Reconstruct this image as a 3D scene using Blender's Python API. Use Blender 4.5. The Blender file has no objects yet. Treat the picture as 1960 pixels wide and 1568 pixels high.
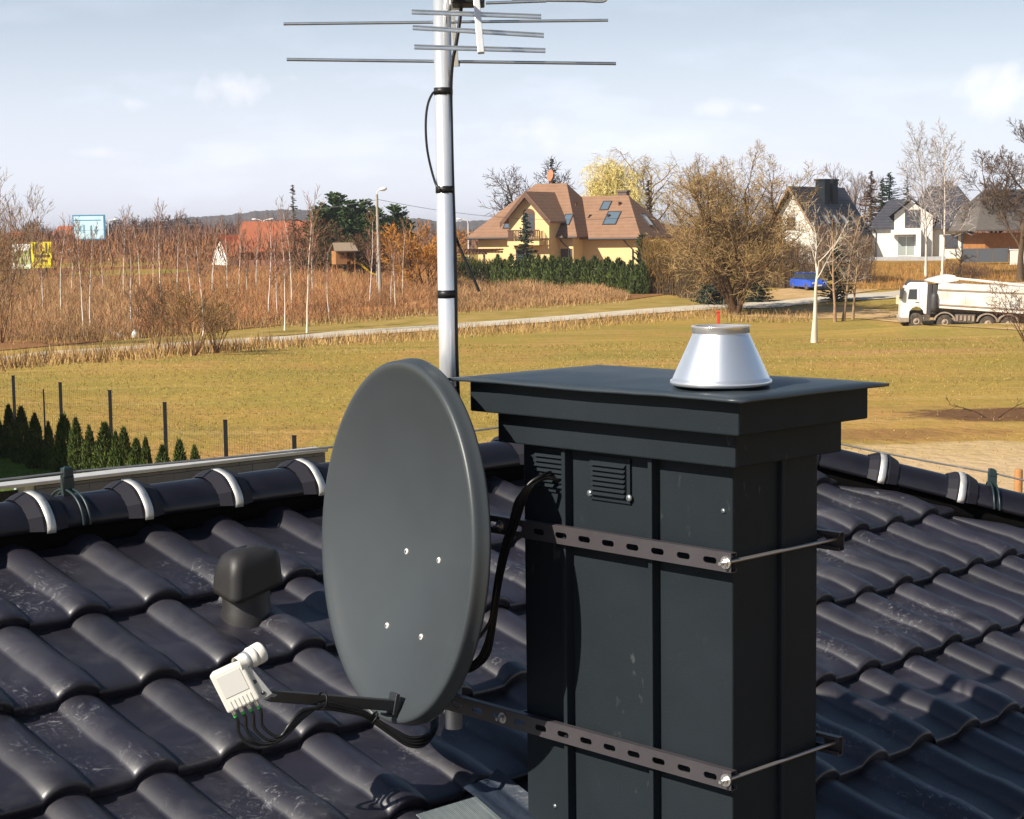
import bpy, bmesh, math, random
from math import sin, cos, tan, pi, radians, sqrt, atan2, exp
from mathutils import Vector, Matrix

SC = bpy.context.scene
COL = SC.collection
H = 6.3                                   # eye height above the lowest part of the field

# ------------------------------------------------------------------ camera
PIT, ROL, FPX = 0.0999332, -0.0129906, 3330.6
_rt0, _up0, FW = Vector((1, 0, 0)), Vector((0, sin(PIT), cos(PIT))), Vector((0, cos(PIT), -sin(PIT)))
RT = _rt0 * cos(ROL) + _up0 * sin(ROL)
UP = -_rt0 * sin(ROL) + _up0 * cos(ROL)
CAM = Vector((0, 0, H))
cd = bpy.data.cameras.new('camera')
cam = bpy.data.objects.new('camera', cd)
COL.objects.link(cam)
cd.sensor_width = 36.0
cd.lens = 36.0 * FPX / 1960.0
cd.clip_start = 0.05
cd.clip_end = 12000
M = Matrix((RT, UP, -FW)).transposed().to_4x4()
M.translation = CAM
cam.matrix_world = M
SC.camera = cam

# ------------------------------------------------------------------ sun, sky, exposure
SUN_EL = radians(36.0)
SUN_H = Vector((-0.815, -0.58, 0)).normalized()          # towards the sun, level
SUN_V = SUN_H * cos(SUN_EL) + Vector((0, 0, sin(SUN_EL)))
sd = bpy.data.lights.new('sun', 'SUN')
sd.energy = 5.0
sd.angle = radians(0.5)
sd.color = (1.0, 0.93, 0.80)
sun = bpy.data.objects.new('sun', sd)
COL.objects.link(sun)
sun.rotation_euler = SUN_V.to_track_quat('Z', 'Y').to_euler()
w = bpy.data.worlds.new('World')
SC.world = w
w.use_nodes = True
nt = w.node_tree
nt.nodes.clear()


def wn(t, **k):
    n = nt.nodes.new(t)
    for a, b in k.items():
        setattr(n, a, b)
    return n


wo = wn('ShaderNodeOutputWorld')
bg = wn('ShaderNodeBackground')
bg.inputs['Strength'].default_value = 0.05
sky = wn('ShaderNodeTexSky', sky_type='NISHITA', sun_disc=False)
sky.sun_elevation = SUN_EL
sky.sun_rotation = atan2(SUN_H.x, SUN_H.y)
sky.altitude = 200
sky.air_density = 1.15
sky.dust_density = 0.3
sky.ozone_density = 1.6
# thin haze and small fair-weather clouds, by direction in the sky
tc = wn('ShaderNodeTexCoord')
mp = wn('ShaderNodeMapping')
mp.inputs['Scale'].default_value = (1, 1, 3.4)
nz = wn('ShaderNodeTexNoise')
nz.inputs['Scale'].default_value = 9.0
nz.inputs['Detail'].default_value = 7.0
nz.inputs['Roughness'].default_value = 0.55
cr = wn('ShaderNodeValToRGB')
cr.color_ramp.elements[0].position = 0.50
cr.color_ramp.elements[1].position = 0.78
L = nt.links.new
L(tc.outputs['Generated'], mp.inputs['Vector'])
L(mp.outputs['Vector'], nz.inputs['Vector'])
L(nz.outputs['Fac'], cr.inputs['Fac'])


def sky_dir(px, py):
    return (RT * ((px - 980) / FPX) - UP * ((py - 784) / FPX) + FW).normalized()


fac = None
# separate small clouds: a soft ellipse of directions broken up by noise
nz2 = wn('ShaderNodeTexNoise')
nz2.inputs['Scale'].default_value = 60.0
nz2.inputs['Detail'].default_value = 6.0
L(tc.outputs['Generated'], nz2.inputs['Vector'])
for (px, py, wx, wz, am) in ((440, 162, 95, 42, .62), (245, 197, 45, 20, .5), (1030, 252, 70, 42, .42),
                             (1445, 207, 40, 16, .6), (1905, 172, 95, 50, .6), (1370, 208, 60, 18, .35), (190, 292, 60, 14, .3)):
    d = sky_dir(px, py)
    sub = wn('ShaderNodeVectorMath', operation='SUBTRACT')
    L(tc.outputs['Generated'], sub.inputs[0])
    sub.inputs[1].default_value = d
    mul = wn('ShaderNodeVectorMath', operation='MULTIPLY')
    L(sub.outputs[0], mul.inputs[0])
    mul.inputs[1].default_value = (FPX / wx, 0.0, FPX / wz)
    ln = wn('ShaderNodeVectorMath', operation='LENGTH')
    L(mul.outputs[0], ln.inputs[0])
    m1 = wn('ShaderNodeMath', operation='MULTIPLY_ADD')      # 1 - r + (noise-.5)*k
    L(nz2.outputs['Fac'], m1.inputs[0])
    m1.inputs[1].default_value = 2.6
    m1.inputs[2].default_value = -0.45
    m2 = wn('ShaderNodeMath', operation='SUBTRACT', use_clamp=True)
    L(m1.outputs[0], m2.inputs[0])
    L(ln.outputs['Value'], m2.inputs[1])
    m3 = wn('ShaderNodeMath', operation='MULTIPLY')
    L(m2.outputs[0], m3.inputs[0])
    m3.inputs[1].default_value = am * .75
    if fac is None:
        fac = m3
    else:
        mx = wn('ShaderNodeMath', operation='MAXIMUM')
        L(fac.outputs[0], mx.inputs[0])
        L(m3.outputs[0], mx.inputs[1])
        fac = mx
hz = wn('ShaderNodeMath', operation='MULTIPLY_ADD')
L(cr.outputs['Color'], hz.inputs[0])
hz.inputs[1].default_value = 0.22
hz.inputs[2].default_value = 0.62
# the haze lies low over the horizon and thins out upwards
sepz = wn('ShaderNodeSeparateXYZ')
L(tc.outputs['Generated'], sepz.inputs[0])
lowz = wn('ShaderNodeMapRange', interpolation_type='SMOOTHSTEP')
lowz.inputs['From Min'].default_value = 0.0
lowz.inputs['From Max'].default_value = 0.24
lowz.inputs['To Min'].default_value = 1.0
lowz.inputs['To Max'].default_value = 0.0
L(sepz.outputs['Z'], lowz.inputs['Value'])
hzm = wn('ShaderNodeMath', operation='MULTIPLY')
L(hz.outputs[0], hzm.inputs[0])
L(lowz.outputs[0], hzm.inputs[1])
hz = hzm
mixh = wn('ShaderNodeMix', data_type='RGBA')
L(hz.outputs[0], mixh.inputs['Factor'])
L(sky.outputs['Color'], mixh.inputs['A'])
mixh.inputs['B'].default_value = (16.3, 17.1, 20.6, 1)
mixc = wn('ShaderNodeMix', data_type='RGBA')
L(fac.outputs[0], mixc.inputs['Factor'])
L(mixh.outputs['Result'], mixc.inputs['A'])
mixc.inputs['B'].default_value = (18.2, 17.4, 18.6, 1)
L(mixc.outputs['Result'], bg.inputs['Color'])
L(bg.outputs[0], wo.inputs[0])
vs = SC.view_settings
vs.view_transform = 'Standard'
vs.look = 'None'
vs.exposure = 0.62
vs.gamma = 1.0
SC.cycles.max_bounces = 6
SC.cycles.diffuse_bounces = 2
SC.cycles.transparent_max_bounces = 6

# ------------------------------------------------------------------ geometry of the view
AZ, TH, KP = 0.8137277, 0.3251208, 2.45
U = Vector((sin(AZ), cos(AZ), 0))                 # along the ridge, away to the right
DH = Vector((cos(AZ), -sin(AZ), 0))               # level, down the slope
Z = Vector((0, 0, 1))
DS = DH * cos(TH) - Z * sin(TH)                   # down the slope
NR = U.cross(DS)
NR = (NR if NR.z > 0 else -NR).normalized()


def ray(px, py):
    return RT * ((px - 980) / FPX) - UP * ((py - 784) / FPX) + FW


def W(px, py, Y):
    v = ray(px, py)
    return CAM + v * (Y / v.y)


def on_roof(px, py, off=0.0):
    v = ray(px, py)
    return CAM + v * (-(KP - off) / v.dot(NR))


def RP(u, s, h=0.0):
    """roof coordinates -> world"""
    return CAM + U * u + DS * s + NR * (h - KP)


def on_plane(P0, n, px, py):
    v = ray(px, py)
    return CAM + v * ((P0 - CAM).dot(n) / v.dot(n))


def sstep(a, b, x):
    t = min(1, max(0, (x - a) / (b - a)))
    return t * t * (3 - 2 * t)


def terrain(x, y):
    if y < 38:
        z = 2.0
    elif y < 105:
        t = (y - 38) / 67
        z = 2.0 * (1 - t)
    else:
        z = 0.0
    z += 0.034 * max(0, min(y, 222) - 118) * sstep(112, 130, y)
    z += 0.50 * exp(-((y - 106) / 4.0) ** 2) * sstep(16, 26, x)
    z -= 0.25 * exp(-((y - 116) / 4.0) ** 2) * sstep(16, 26, x)
    if 40 < y < 300:
        z += 0.05 * sin(x * .31 + y * .17) * sstep(40, 56, y) + 0.04 * sin(x * .13 - y * .29 + 1.3) * sstep(40, 56, y)
    return z


def G(px, py):
    """where the ray of a photo point meets the ground"""
    v = ray(px, py)
    v = v / v.y
    y = 8.0
    while y < 900:
        p = CAM + v * y
        if p.z <= terrain(p.x, p.y):
            for k in range(12):
                pass
            lo, hi = y - .5, y
            for k in range(20):
                m = (lo + hi) / 2
                p = CAM + v * m
                if p.z <= terrain(p.x, p.y):
                    hi = m
                else:
                    lo = m
            p = CAM + v * hi
            p.z = terrain(p.x, p.y)
            return p
        y += .5
    return CAM + v * 900


# ------------------------------------------------------------------ materials
MATS = {}


def mat(name, col, rough=0.6, metal=0.0, col2=None, nscale=5.0, spec=0.5, bump=0.0, bscale=None, attr=None, detail=6.0,
        lo=0.35, hi=0.65, coat=0.0, ctype='Object', rvar=0.0, trans=0.0):
    if name in MATS:
        return MATS[name]
    m = bpy.data.materials.new(name)
    m.use_nodes = True
    t = m.node_tree
    b = t.nodes['Principled BSDF']
    b.inputs['Roughness'].default_value = rough
    b.inputs['Metallic'].default_value = metal
    b.inputs['Specular IOR Level'].default_value = spec
    b.inputs['Coat Weight'].default_value = coat
    b.inputs['Base Color'].default_value = (*col, 1)
    if trans:
        b.inputs['Transmission Weight'].default_value = trans
    tcn = t.nodes.new('ShaderNodeTexCoord')
    last = None
    if col2 is not None or rvar:
        n = t.nodes.new('ShaderNodeTexNoise')
        n.inputs['Scale'].default_value = nscale
        n.inputs['Detail'].default_value = detail
        n.inputs['Roughness'].default_value = 0.6
        t.links.new(tcn.outputs[ctype], n.inputs['Vector'])
        r = t.nodes.new('ShaderNodeValToRGB')
        r.color_ramp.elements[0].position = lo
        r.color_ramp.elements[1].position = hi
        r.color_ramp.elements[0].color = (*col, 1)
        r.color_ramp.elements[1].color = (*(col2 or col), 1)
        t.links.new(n.outputs['Fac'], r.inputs['Fac'])
        last = r.outputs['Color']
        if rvar:
            mr = t.nodes.new('ShaderNodeMapRange')
            mr.inputs['To Min'].default_value = max(0.02, rough - rvar)
            mr.inputs['To Max'].default_value = min(1, rough + rvar)
            t.links.new(n.outputs['Fac'], mr.inputs['Value'])
            t.links.new(mr.outputs[0], b.inputs['Roughness'])
    if attr:
        a = t.nodes.new('ShaderNodeAttribute')
        a.attribute_name = 'tint'
        mx = t.nodes.new('ShaderNodeMix')
        mx.data_type = 'RGBA'
        mx.blend_type = 'MULTIPLY'
        mx.inputs['Factor'].default_value = 1.0
        if last is None:
            mx.inputs['A'].default_value = (*col, 1)
        else:
            t.links.new(last, mx.inputs['A'])
        t.links.new(a.outputs['Color'], mx.inputs['B'])
        last = mx.outputs['Result']
    if last is not None:
        t.links.new(last, b.inputs['Base Color'])
    if bump:
        n2 = t.nodes.new('ShaderNodeTexNoise')
        n2.inputs['Scale'].default_value = bscale or nscale * 4
        n2.inputs['Detail'].default_value = 5
        t.links.new(tcn.outputs[ctype], n2.inputs['Vector'])
        bp = t.nodes.new('ShaderNodeBump')
        bp.inputs['Strength'].default_value = bump
        bp.inputs['Distance'].default_value = 0.02
        t.links.new(n2.outputs['Fac'], bp.inputs['Height'])
        t.links.new(bp.outputs[0], b.inputs['Normal'])
    MATS[name] = m
    return m


# ------------------------------------------------------------------ mesh builder
def orgn(o):
    v = Vector((0, 0, 0))
    while o is not None:
        v += o.location
        o = o.parent
    return v


class MB:
    def __init__(self):
        self.v, self.f, self.t, self.s = [], [], [], []

    def add(self, vs, fs, tint=(1, 1, 1), smooth=False):
        o = len(self.v)
        self.v.extend(vs)
        self.t.extend([tint] * len(vs))
        self.f.extend([tuple(i + o for i in f) for f in fs])
        self.s.extend([smooth] * len(fs))

    def quad(self, a, b, c, d, **k):
        self.add([a, b, c, d], [(0, 1, 2, 3)], **k)

    def poly(self, pts, **k):
        self.add(list(pts), [tuple(range(len(pts)))], **k)

    def obox(self, o, ax, ay, az, **k):
        """box from corner o and three edge vectors"""
        c = [o, o + ax, o + ax + ay, o + ay, o + az, o + ax + az, o + ax + ay + az, o + ay + az]
        f = [(0, 3, 2, 1), (4, 5, 6, 7), (0, 1, 5, 4), (1, 2, 6, 5), (2, 3, 7, 6), (3, 0, 4, 7)]
        if ax.cross(ay).dot(az) < 0:
            f = [tuple(reversed(q)) for q in f]
        self.add(c, f, **k)

    def cbox(self, c, ax, ay, az, **k):
        self.obox(c - ax / 2 - ay / 2 - az / 2, ax, ay, az, **k)

    def box(self, x0, x1, y0, y1, z0, z1, **k):
        self.obox(Vector((x0, y0, z0)), Vector((x1 - x0, 0, 0)), Vector((0, y1 - y0, 0)), Vector((0, 0, z1 - z0)), **k)

    def tube(self, pts, r, n=8, caps=True, smooth=True, tint=(1, 1, 1)):
        pts = [Vector(p) for p in pts]
        if not isinstance(r, (list, tuple)):
            r = [r] * len(pts)
        vs, fs = [], []
        ref = None
        for i, p in enumerate(pts):
            d = (pts[min(i + 1, len(pts) - 1)] - pts[max(i - 1, 0)])
            if d.length < 1e-9:
                d = Vector((0, 0, 1))
            d.normalize()
            if ref is None:
                ref = d.orthogonal().normalized()
            a = (ref - d * ref.dot(d))
            a = a.normalized() if a.length > 1e-6 else d.orthogonal().normalized()
            ref = a
            b = d.cross(a)
            for k in range(n):
                q = 2 * pi * k / n
                vs.append(p + (a * cos(q) + b * sin(q)) * r[i])
        for i in range(len(pts) - 1):
            for k in range(n):
                fs.append((i * n + k, i * n + (k + 1) % n, (i + 1) * n + (k + 1) % n, (i + 1) * n + k))
        self.add(vs, fs, smooth=smooth, tint=tint)
        if caps:
            o = len(vs)
            self.add(vs[:n], [tuple(reversed(range(n)))], tint=tint)
            self.add(vs[-n:], [tuple(range(n))], tint=tint)

    def lathe(self, c, prof, ax=Z, n=32, smooth=True, caps=False, **k):
        ax = ax.normalized()
        a = ax.orthogonal().normalized()
        b = ax.cross(a)
        vs, fs = [], []
        for (r, h) in prof:
            for i in range(n):
                q = 2 * pi * i / n
                vs.append(c + ax * h + (a * cos(q) + b * sin(q)) * r)
        for j in range(len(prof) - 1):
            for i in range(n):
                fs.append((j * n + i, j * n + (i + 1) % n, (j + 1) * n + (i + 1) % n, (j + 1) * n + i))
        self.add(vs, fs, smooth=smooth, **k)
        if caps:
            self.add(vs[:n], [tuple(reversed(range(n)))])
            self.add(vs[-n:], [tuple(range(n))])

    def prism(self, pts, dv, **k):
        """closed polygon extruded by dv"""
        n = len(pts)
        nrm = Vector((0, 0, 0))
        for i in range(n):
            nrm += pts[i].cross(pts[(i + 1) % n])
        P = list(pts) + [p + dv for p in pts]
        fs = [tuple(reversed(range(n))), tuple(range(n, 2 * n))] + [(i, (i + 1) % n, n + (i + 1) % n, n + i) for i in range(n)]
        if nrm.dot(dv) < 0:
            fs = [tuple(reversed(f)) for f in fs]
        self.add(P, fs, **k)

    def build(self, name, m, parent=None, loc=None, bevel=0.0, seg=2):
        me = bpy.data.meshes.new(name)
        if parent is not None:
            base = orgn(parent)
            loc_l = Vector((0, 0, 0))
        else:
            if loc is None:
                xs = [p[0] for p in self.v]
                ys = [p[1] for p in self.v]
                loc = Vector(((min(xs) + max(xs)) / 2, (min(ys) + max(ys)) / 2, min(p[2] for p in self.v)))
            base = Vector(loc)
            loc_l = base
        me.from_pydata([(p[0] - base.x, p[1] - base.y, p[2] - base.z) for p in self.v], [], self.f)
        me.polygons.foreach_set('use_smooth', self.s)
        if any(t != (1, 1, 1) for t in self.t):
            at = me.attributes.new('tint', 'FLOAT_COLOR', 'POINT')
            buf = []
            for t in self.t:
                buf.extend((t[0], t[1], t[2], 1.0))
            at.data.foreach_set('color', buf)
        else:
            at = me.attributes.new('tint', 'FLOAT_COLOR', 'POINT')
            at.data.foreach_set('color', [1.0] * (4 * len(self.v)))
        me.update()
        if m:
            me.materials.append(m)
        o = bpy.data.objects.new(name, me)
        COL.objects.link(o)
        o.location = loc_l
        if parent is not None:
            o.parent = parent
        if bevel:
            bv = o.modifiers.new('bevel', 'BEVEL')
            bv.width = bevel
            bv.segments = seg
            bv.limit_method = 'ANGLE'
            bv.angle_limit = radians(40)
        return o


def tag(o, label=None, cat=None, group=None, kind=None):
    for k, v in (('label', label), ('category', cat), ('group', group), ('kind', kind)):
        if v:
            o[k] = v
    return o


def empty(name, loc, label=None, cat=None, group=None):
    o = bpy.data.objects.new(name, None)
    COL.objects.link(o)
    o.location = loc
    o.empty_display_size = 0.2
    return tag(o, label, cat, group)


def kids(o):
    return [c for c in o.children]


def dup(src, loc, rz=0.0, sc=1.0, label=None, group=None, szr=1.0):
    r = src.copy()
    COL.objects.link(r)
    r.location = loc
    r.rotation_euler = (0, 0, rz)
    r.scale = (sc, sc, sc * szr)
    if label:
        r['label'] = label
    if group:
        r['group'] = group
    for c in kids(src):
        d = c.copy()
        COL.objects.link(d)
        d.parent = r
        for g in kids(c):
            e = g.copy()
            COL.objects.link(e)
            e.parent = d
    return r


ORD = ['first', 'second', 'third', 'fourth', 'fifth', 'sixth', 'seventh', 'eighth', 'ninth', 'tenth', 'eleventh', 'twelfth',
       'thirteenth', 'fourteenth', 'fifteenth', 'sixteenth', 'seventeenth', 'eighteenth', 'nineteenth', 'twentieth',
       'twenty-first', 'twenty-second', 'twenty-third', 'twenty-fourth', 'twenty-fifth', 'twenty-sixth', 'twenty-seventh', 'twenty-eighth']


def smooth_path(pts, n=8):
    """Catmull-Rom through pts"""
    pts = [Vector(p) for p in pts]
    P = [pts[0] * 2 - pts[1]] + pts + [pts[-1] * 2 - pts[-2]]
    out = []
    for i in range(1, len(P) - 2):
        for k in range(n):
            t = k / n
            a, b, c, d = P[i - 1], P[i], P[i + 1], P[i + 2]
            out.append(0.5 * ((2 * b) + (c - a) * t + (2 * a - 5 * b + 4 * c - d) * t * t + (3 * b - a - 3 * c + d) * t ** 3))
    out.append(pts[-1])
    return out


# ================================================================== GROUND
def sheet(name, fn, us, vsx, m, off=0.0, kind='structure', label=None):
    mb = MB()
    pts = []
    for a in us:
        for b in vsx:
            pts.append(fn(a, b))
    n = len(vsx)
    mb.add(pts, [(i * n + j, i * n + j + 1, (i + 1) * n + j + 1, (i + 1) * n + j) for i in range(len(us) - 1) for j in range(n - 1)], smooth=True)
    o = mb.build(name, m, loc=(0, 0, 0))
    tag(o, kind=kind)
    return o


def ground_material():
    m = mat('field_grass', (0.385, 0.25, 0.062), rough=0.95, col2=(0.335, 0.225, 0.05), nscale=0.06, spec=0.1, detail=8, lo=.4, hi=.6)
    t = m.node_tree
    b = t.nodes['Principled BSDF']
    tcn = t.nodes.new('ShaderNodeTexCoord')
    base = b.inputs['Base Color'].links[0].from_socket

    def layer(sock, scale, col, lo, hi, amt, stretch=(1, 1, 1), det=6):
        mpn = t.nodes.new('ShaderNodeMapping')
        mpn.inputs['Scale'].default_value = stretch
        t.links.new(tcn.outputs['Object'], mpn.inputs['Vector'])
        n = t.nodes.new('ShaderNodeTexNoise')
        n.inputs['Scale'].default_value = scale
        n.inputs['Detail'].default_value = det
        n.inputs['Roughness'].default_value = 0.65
        t.links.new(mpn.outputs[0], n.inputs['Vector'])
        mr = t.nodes.new('ShaderNodeMapRange')
        mr.inputs['From Min'].default_value = lo
        mr.inputs['From Max'].default_value = hi
        mr.inputs['To Max'].default_value = amt
        t.links.new(n.outputs['Fac'], mr.inputs['Value'])
        mx = t.nodes.new('ShaderNodeMix')
        mx.data_type = 'RGBA'
        t.links.new(mr.outputs[0], mx.inputs['Factor'])
        t.links.new(sock, mx.inputs['A'])
        mx.inputs['B'].default_value = (*col, 1)
        return mx.outputs['Result']
    s = layer(base, 0.10, (0.27, 0.215, 0.045), .44, .60, .85)           # greener drifts
    s = layer(s, 0.16, (0.46, 0.24, 0.085), .52, .66, .7, (1, .5, 1))      # reddish bare drifts
    s = layer(s, 2.2, (0.22, 0.145, 0.035), .52, .72, .6, (1, .55, 1))     # dark tufts
    s = layer(s, 5.0, (0.52, 0.37, 0.14), .60, .72, .45)                    # straw
    s = layer(s, 0.9, (0.25, 0.17, 0.05), .50, .66, .55, (.10, 1, 1))
    s = layer(s, 0.6, (0.50, 0.35, 0.14), .54, .70, .5, (.10, 1, 1))
    # bare soil and sand with ragged edges, each an ellipse on the ground broken up by noise
    nse = t.nodes.new('ShaderNodeTexNoise')
    nse.inputs['Scale'].default_value = 0.9
    nse.inputs['Detail'].default_value = 8
    nse.inputs['Roughness'].default_value = 0.7
    t.links.new(tcn.outputs['Object'], nse.inputs['Vector'])
    for (px, py, rx, ry, col, sharp) in ((1930, 793, 2.6, 2.2, (.15, .075, .035), 1.6), (1700, 832, 2.6, 1.2, (.26, .14, .05), .9), (1930, 900, 7.0, 3.4, (.52, .37, .21), 1.3), (1820, 862, 3.0, 1.3, (.50, .35, .18), 1.0), (1740, 672, 9.0, 2.2, (.40, .22, .09), .6)):
        c = G(px, py)
        sub = t.nodes.new('ShaderNodeVectorMath')
        sub.operation = 'SUBTRACT'
        t.links.new(tcn.outputs['Object'], sub.inputs[0])
        sub.inputs[1].default_value = (c.x, c.y, 0)
        ml = t.nodes.new('ShaderNodeVectorMath')
        ml.operation = 'MULTIPLY'
        t.links.new(sub.outputs[0], ml.inputs[0])
        ml.inputs[1].default_value = (1 / rx, 1 / ry, 0)
        ln_ = t.nodes.new('ShaderNodeVectorMath')
        ln_.operation = 'LENGTH'
        t.links.new(ml.outputs[0], ln_.inputs[0])
        ad_ = t.nodes.new('ShaderNodeMath')
        ad_.operation = 'MULTIPLY_ADD'
        t.links.new(nse.outputs['Fac'], ad_.inputs[0])
        ad_.inputs[1].default_value = -2.2
        t.links.new(ln_.outputs['Value'], ad_.inputs[2])
        mr = t.nodes.new('ShaderNodeMapRange')
        mr.inputs['From Min'].default_value = 0.05
        mr.inputs['From Max'].default_value = -0.45 / sharp
        mr.inputs['To Max'].default_value = min(1, .6 + .3 * sharp)
        t.links.new(ad_.outputs[0], mr.inputs['Value'])
        mx = t.nodes.new('ShaderNodeMix')
        mx.data_type = 'RGBA'
        t.links.new(mr.outputs[0], mx.inputs['Factor'])
        t.links.new(s, mx.inputs['A'])
        mx.inputs['B'].default_value = (*col, 1)
        s = mx.outputs['Result']
    t.links.new(s, b.inputs['Base Color'])
    n2 = t.nodes.new('ShaderNodeTexNoise')
    n2.inputs['Scale'].default_value = 3.0
    n2.inputs['Detail'].default_value = 8
    t.links.new(tcn.outputs['Object'], n2.inputs['Vector'])
    bp = t.nodes.new('ShaderNodeBump')
    bp.inputs['Strength'].default_value = 0.5
    bp.inputs['Distance'].default_value = 0.18
    t.links.new(n2.outputs['Fac'], bp.inputs['Height'])
    t.links.new(bp.outputs[0], b.inputs['Normal'])
    return m


def steps(lst):
    out = []
    for a, b, n in lst:
        out += [a + (b - a) * i / n for i in range(n)]
    return out + [lst[-1][1]]


gy = steps([(-60, 20, 8), (20, 140, 100), (140, 240, 50), (240, 600, 20), (600, 5000, 12)])
gx = steps([(-2500, -300, 8), (-300, -60, 16), (-60, 70, 65), (70, 300, 14), (300, 2500, 8)])
sheet('field', lambda a, b: Vector((b, a, terrain(b, a))), gy, gx, ground_material())


def band(name, up, lo, m, off, step=6, rows=6):
    """strip on the ground between two photo polylines"""
    def interp(pl, x):
        for i in range(len(pl) - 1):
            if pl[i][0] <= x <= pl[i + 1][0]:
                t = (x - pl[i][0]) / (pl[i + 1][0] - pl[i][0])
                return pl[i][1] + t * (pl[i + 1][1] - pl[i][1])
        return pl[-1][1] if x > pl[-1][0] else pl[0][1]
    x0, x1 = up[0][0], up[-1][0]
    n = max(2, int((x1 - x0) / step))
    mb = MB()
    K_ = rows
    for i in range(n + 1):
        x = x0 + (x1 - x0) * i / n
        a, b = G(x, interp(up, x)), G(x, interp(lo, x))
        for k in range(K_):
            p = b.lerp(a, k / (K_ - 1))
            mb.v.append(Vector((p.x, p.y, terrain(p.x, p.y) + off)))
            mb.t.append((1, 1, 1))
    for i in range(n):
        for k in range(K_ - 1):
            mb.f.append((i * K_ + k, (i + 1) * K_ + k, (i + 1) * K_ + k + 1, i * K_ + k + 1))
            mb.s.append(True)
    o = mb.build(name, m, loc=(0, 0, 0))
    tag(o, kind='structure')
    return o


m_road = mat('concrete_road', (0.60, 0.53, 0.43), rough=0.9, col2=(0.45, 0.38, 0.29), nscale=0.9, spec=0.2, lo=.35, hi=.75)
m_scrubfloor = mat('scrub_floor', (0.22, 0.10, 0.045), rough=1, col2=(0.30, 0.15, 0.06), nscale=0.4, spec=0.05)
m_bank = mat('bank_grass', (0.40, 0.22, 0.06), rough=1, col2=(0.26, 0.15, 0.04), nscale=0.35, spec=0.05)
m_sand = mat('sand', (0.56, 0.38, 0.20), rough=1, col2=(0.42, 0.26, 0.10), nscale=0.7, spec=0.05, bump=.5, bscale=3)
m_verge = mat('verge_grass', (0.26, 0.19, 0.045), rough=1, col2=(0.38, 0.26, 0.09), nscale=0.5, spec=0.05)
m_lawn = mat('lawn_grass', (0.13, 0.185, 0.03), rough=1, col2=(0.09, 0.135, 0.02), nscale=3, spec=0.05, bump=.6, bscale=30)
road_up = [(-140, 705), (76, 676), (255, 664), (383, 655), (485, 648), (553, 645), (655, 635), (833, 624), (885, 620), (1064, 607), (1242, 592), (1357, 584), (1391, 583), (1480, 578), (1582, 568), (1697, 560), (1727, 557), (1830, 549), (2080, 534)]
road_lo = [(-140, 718), (76, 688), (255, 676), (383, 666), (485, 659), (553, 655), (655, 646), (833, 634), (885, 630), (1064, 617), (1242, 602), (1357, 594), (1391, 592), (1480, 591), (1582, 579), (1697, 573), (1727, 570), (1830, 561), (2080, 546)]
band('road', road_up, road_lo, m_road, 0.07)
band('verge', [(-140, 700), (255, 652), (420, 640), (700, 613), (885, 596), (1070, 585), (1242, 574), (1480, 562)],
     [(-140, 704), (255, 663), (420, 652), (700, 631), (885, 619), (1070, 606), (1242, 591), (1480, 577)], m_verge, 0.03)
band('driveway', [(1400, 574), (1500, 553), (1600, 549), (1680, 553)], [(1400, 577), (1500, 575), (1600, 567), (1680, 556)], m_sand, 0.045)
band('dirt_track', [(1400, 603), (1560, 588), (1640, 590), (1760, 600), (2080, 612)], [(1400, 606), (1560, 611), (1640, 610), (1760, 622), (2080, 640)], m_sand, 0.035)
# scrub floor beyond the road, bank on the right, bare ground at the lower right
sheet('scrub_ground', lambda a, b: Vector((b, a, terrain(b, a) + 0.045)),
      steps([(0, 1, 60)]), steps([(0, 1, 20)]), m_scrubfloor) if False else None


def area(name, pts, m, off, n=14):
    """ground patch: a fan-shaped grid over a polygon of photo points (upper row, lower row)"""
    return band(name, pts[0], pts[1], m, off, step=(pts[0][-1][0] - pts[0][0][0]) / n, rows=24)


area('bank', ([(1560, 520), (1640, 503), (1700, 497), (2100, 500)], [(1560, 524), (1640, 554), (1700, 555), (2100, 530)]), m_bank, 0.05, 20)
area('scrub_floor', ([(-200, 480), (600, 474), (845, 480), (885, 502), (1200, 535), (1280, 560)], [(-200, 690), (600, 618), (1200, 575), (1280, 564)]), m_scrubfloor, 0.04, 60)
def lawnfn(a, b):
    x = -26 + b * 23
    y = 19 + a * 19
    return Vector((x, y, 2.012 + 0.006 * sin(x * 3 + y)))


# lawn of the garden at the left, bounded by the mesh fence line
FENCE_PX = [(-75, 716), (25, 720), (115, 733), (210, 748), (315, 771), (431, 805), (563, 835)]
FENCE = []
for (x_, y_) in FENCE_PX:
    v = ray(x_, y_)
    p = CAM + v * (-(H - 3.5) / v.z)
    FENCE.append(Vector((p.x, p.y, 2.0)))
fd = (FENCE[1] - FENCE[5]).normalized()
fn_ = Vector((fd.y, -fd.x, 0))
if fn_.x > 0:
    fn_ = -fn_
mbl = MB()
NL = 12
for i in range(NL + 1):
    for j in range(NL + 1):
        p = FENCE[6] - fd * 3 + fd * (20 * i / NL) + fn_ * (0.3 + 16 * j / NL)
        mbl.v.append(Vector((p.x, p.y, terrain(p.x, p.y) + 0.03)))
        mbl.t.append((1, 1, 1))
for i in range(NL):
    for j in range(NL):
        mbl.f.append((i * (NL + 1) + j, i * (NL + 1) + j + 1, (i + 1) * (NL + 1) + j + 1, (i + 1) * (NL + 1) + j))
        mbl.s.append(True)
tag(mbl.build('lawn', m_lawn, loc=(0, 0, 0)), kind='structure')

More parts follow.
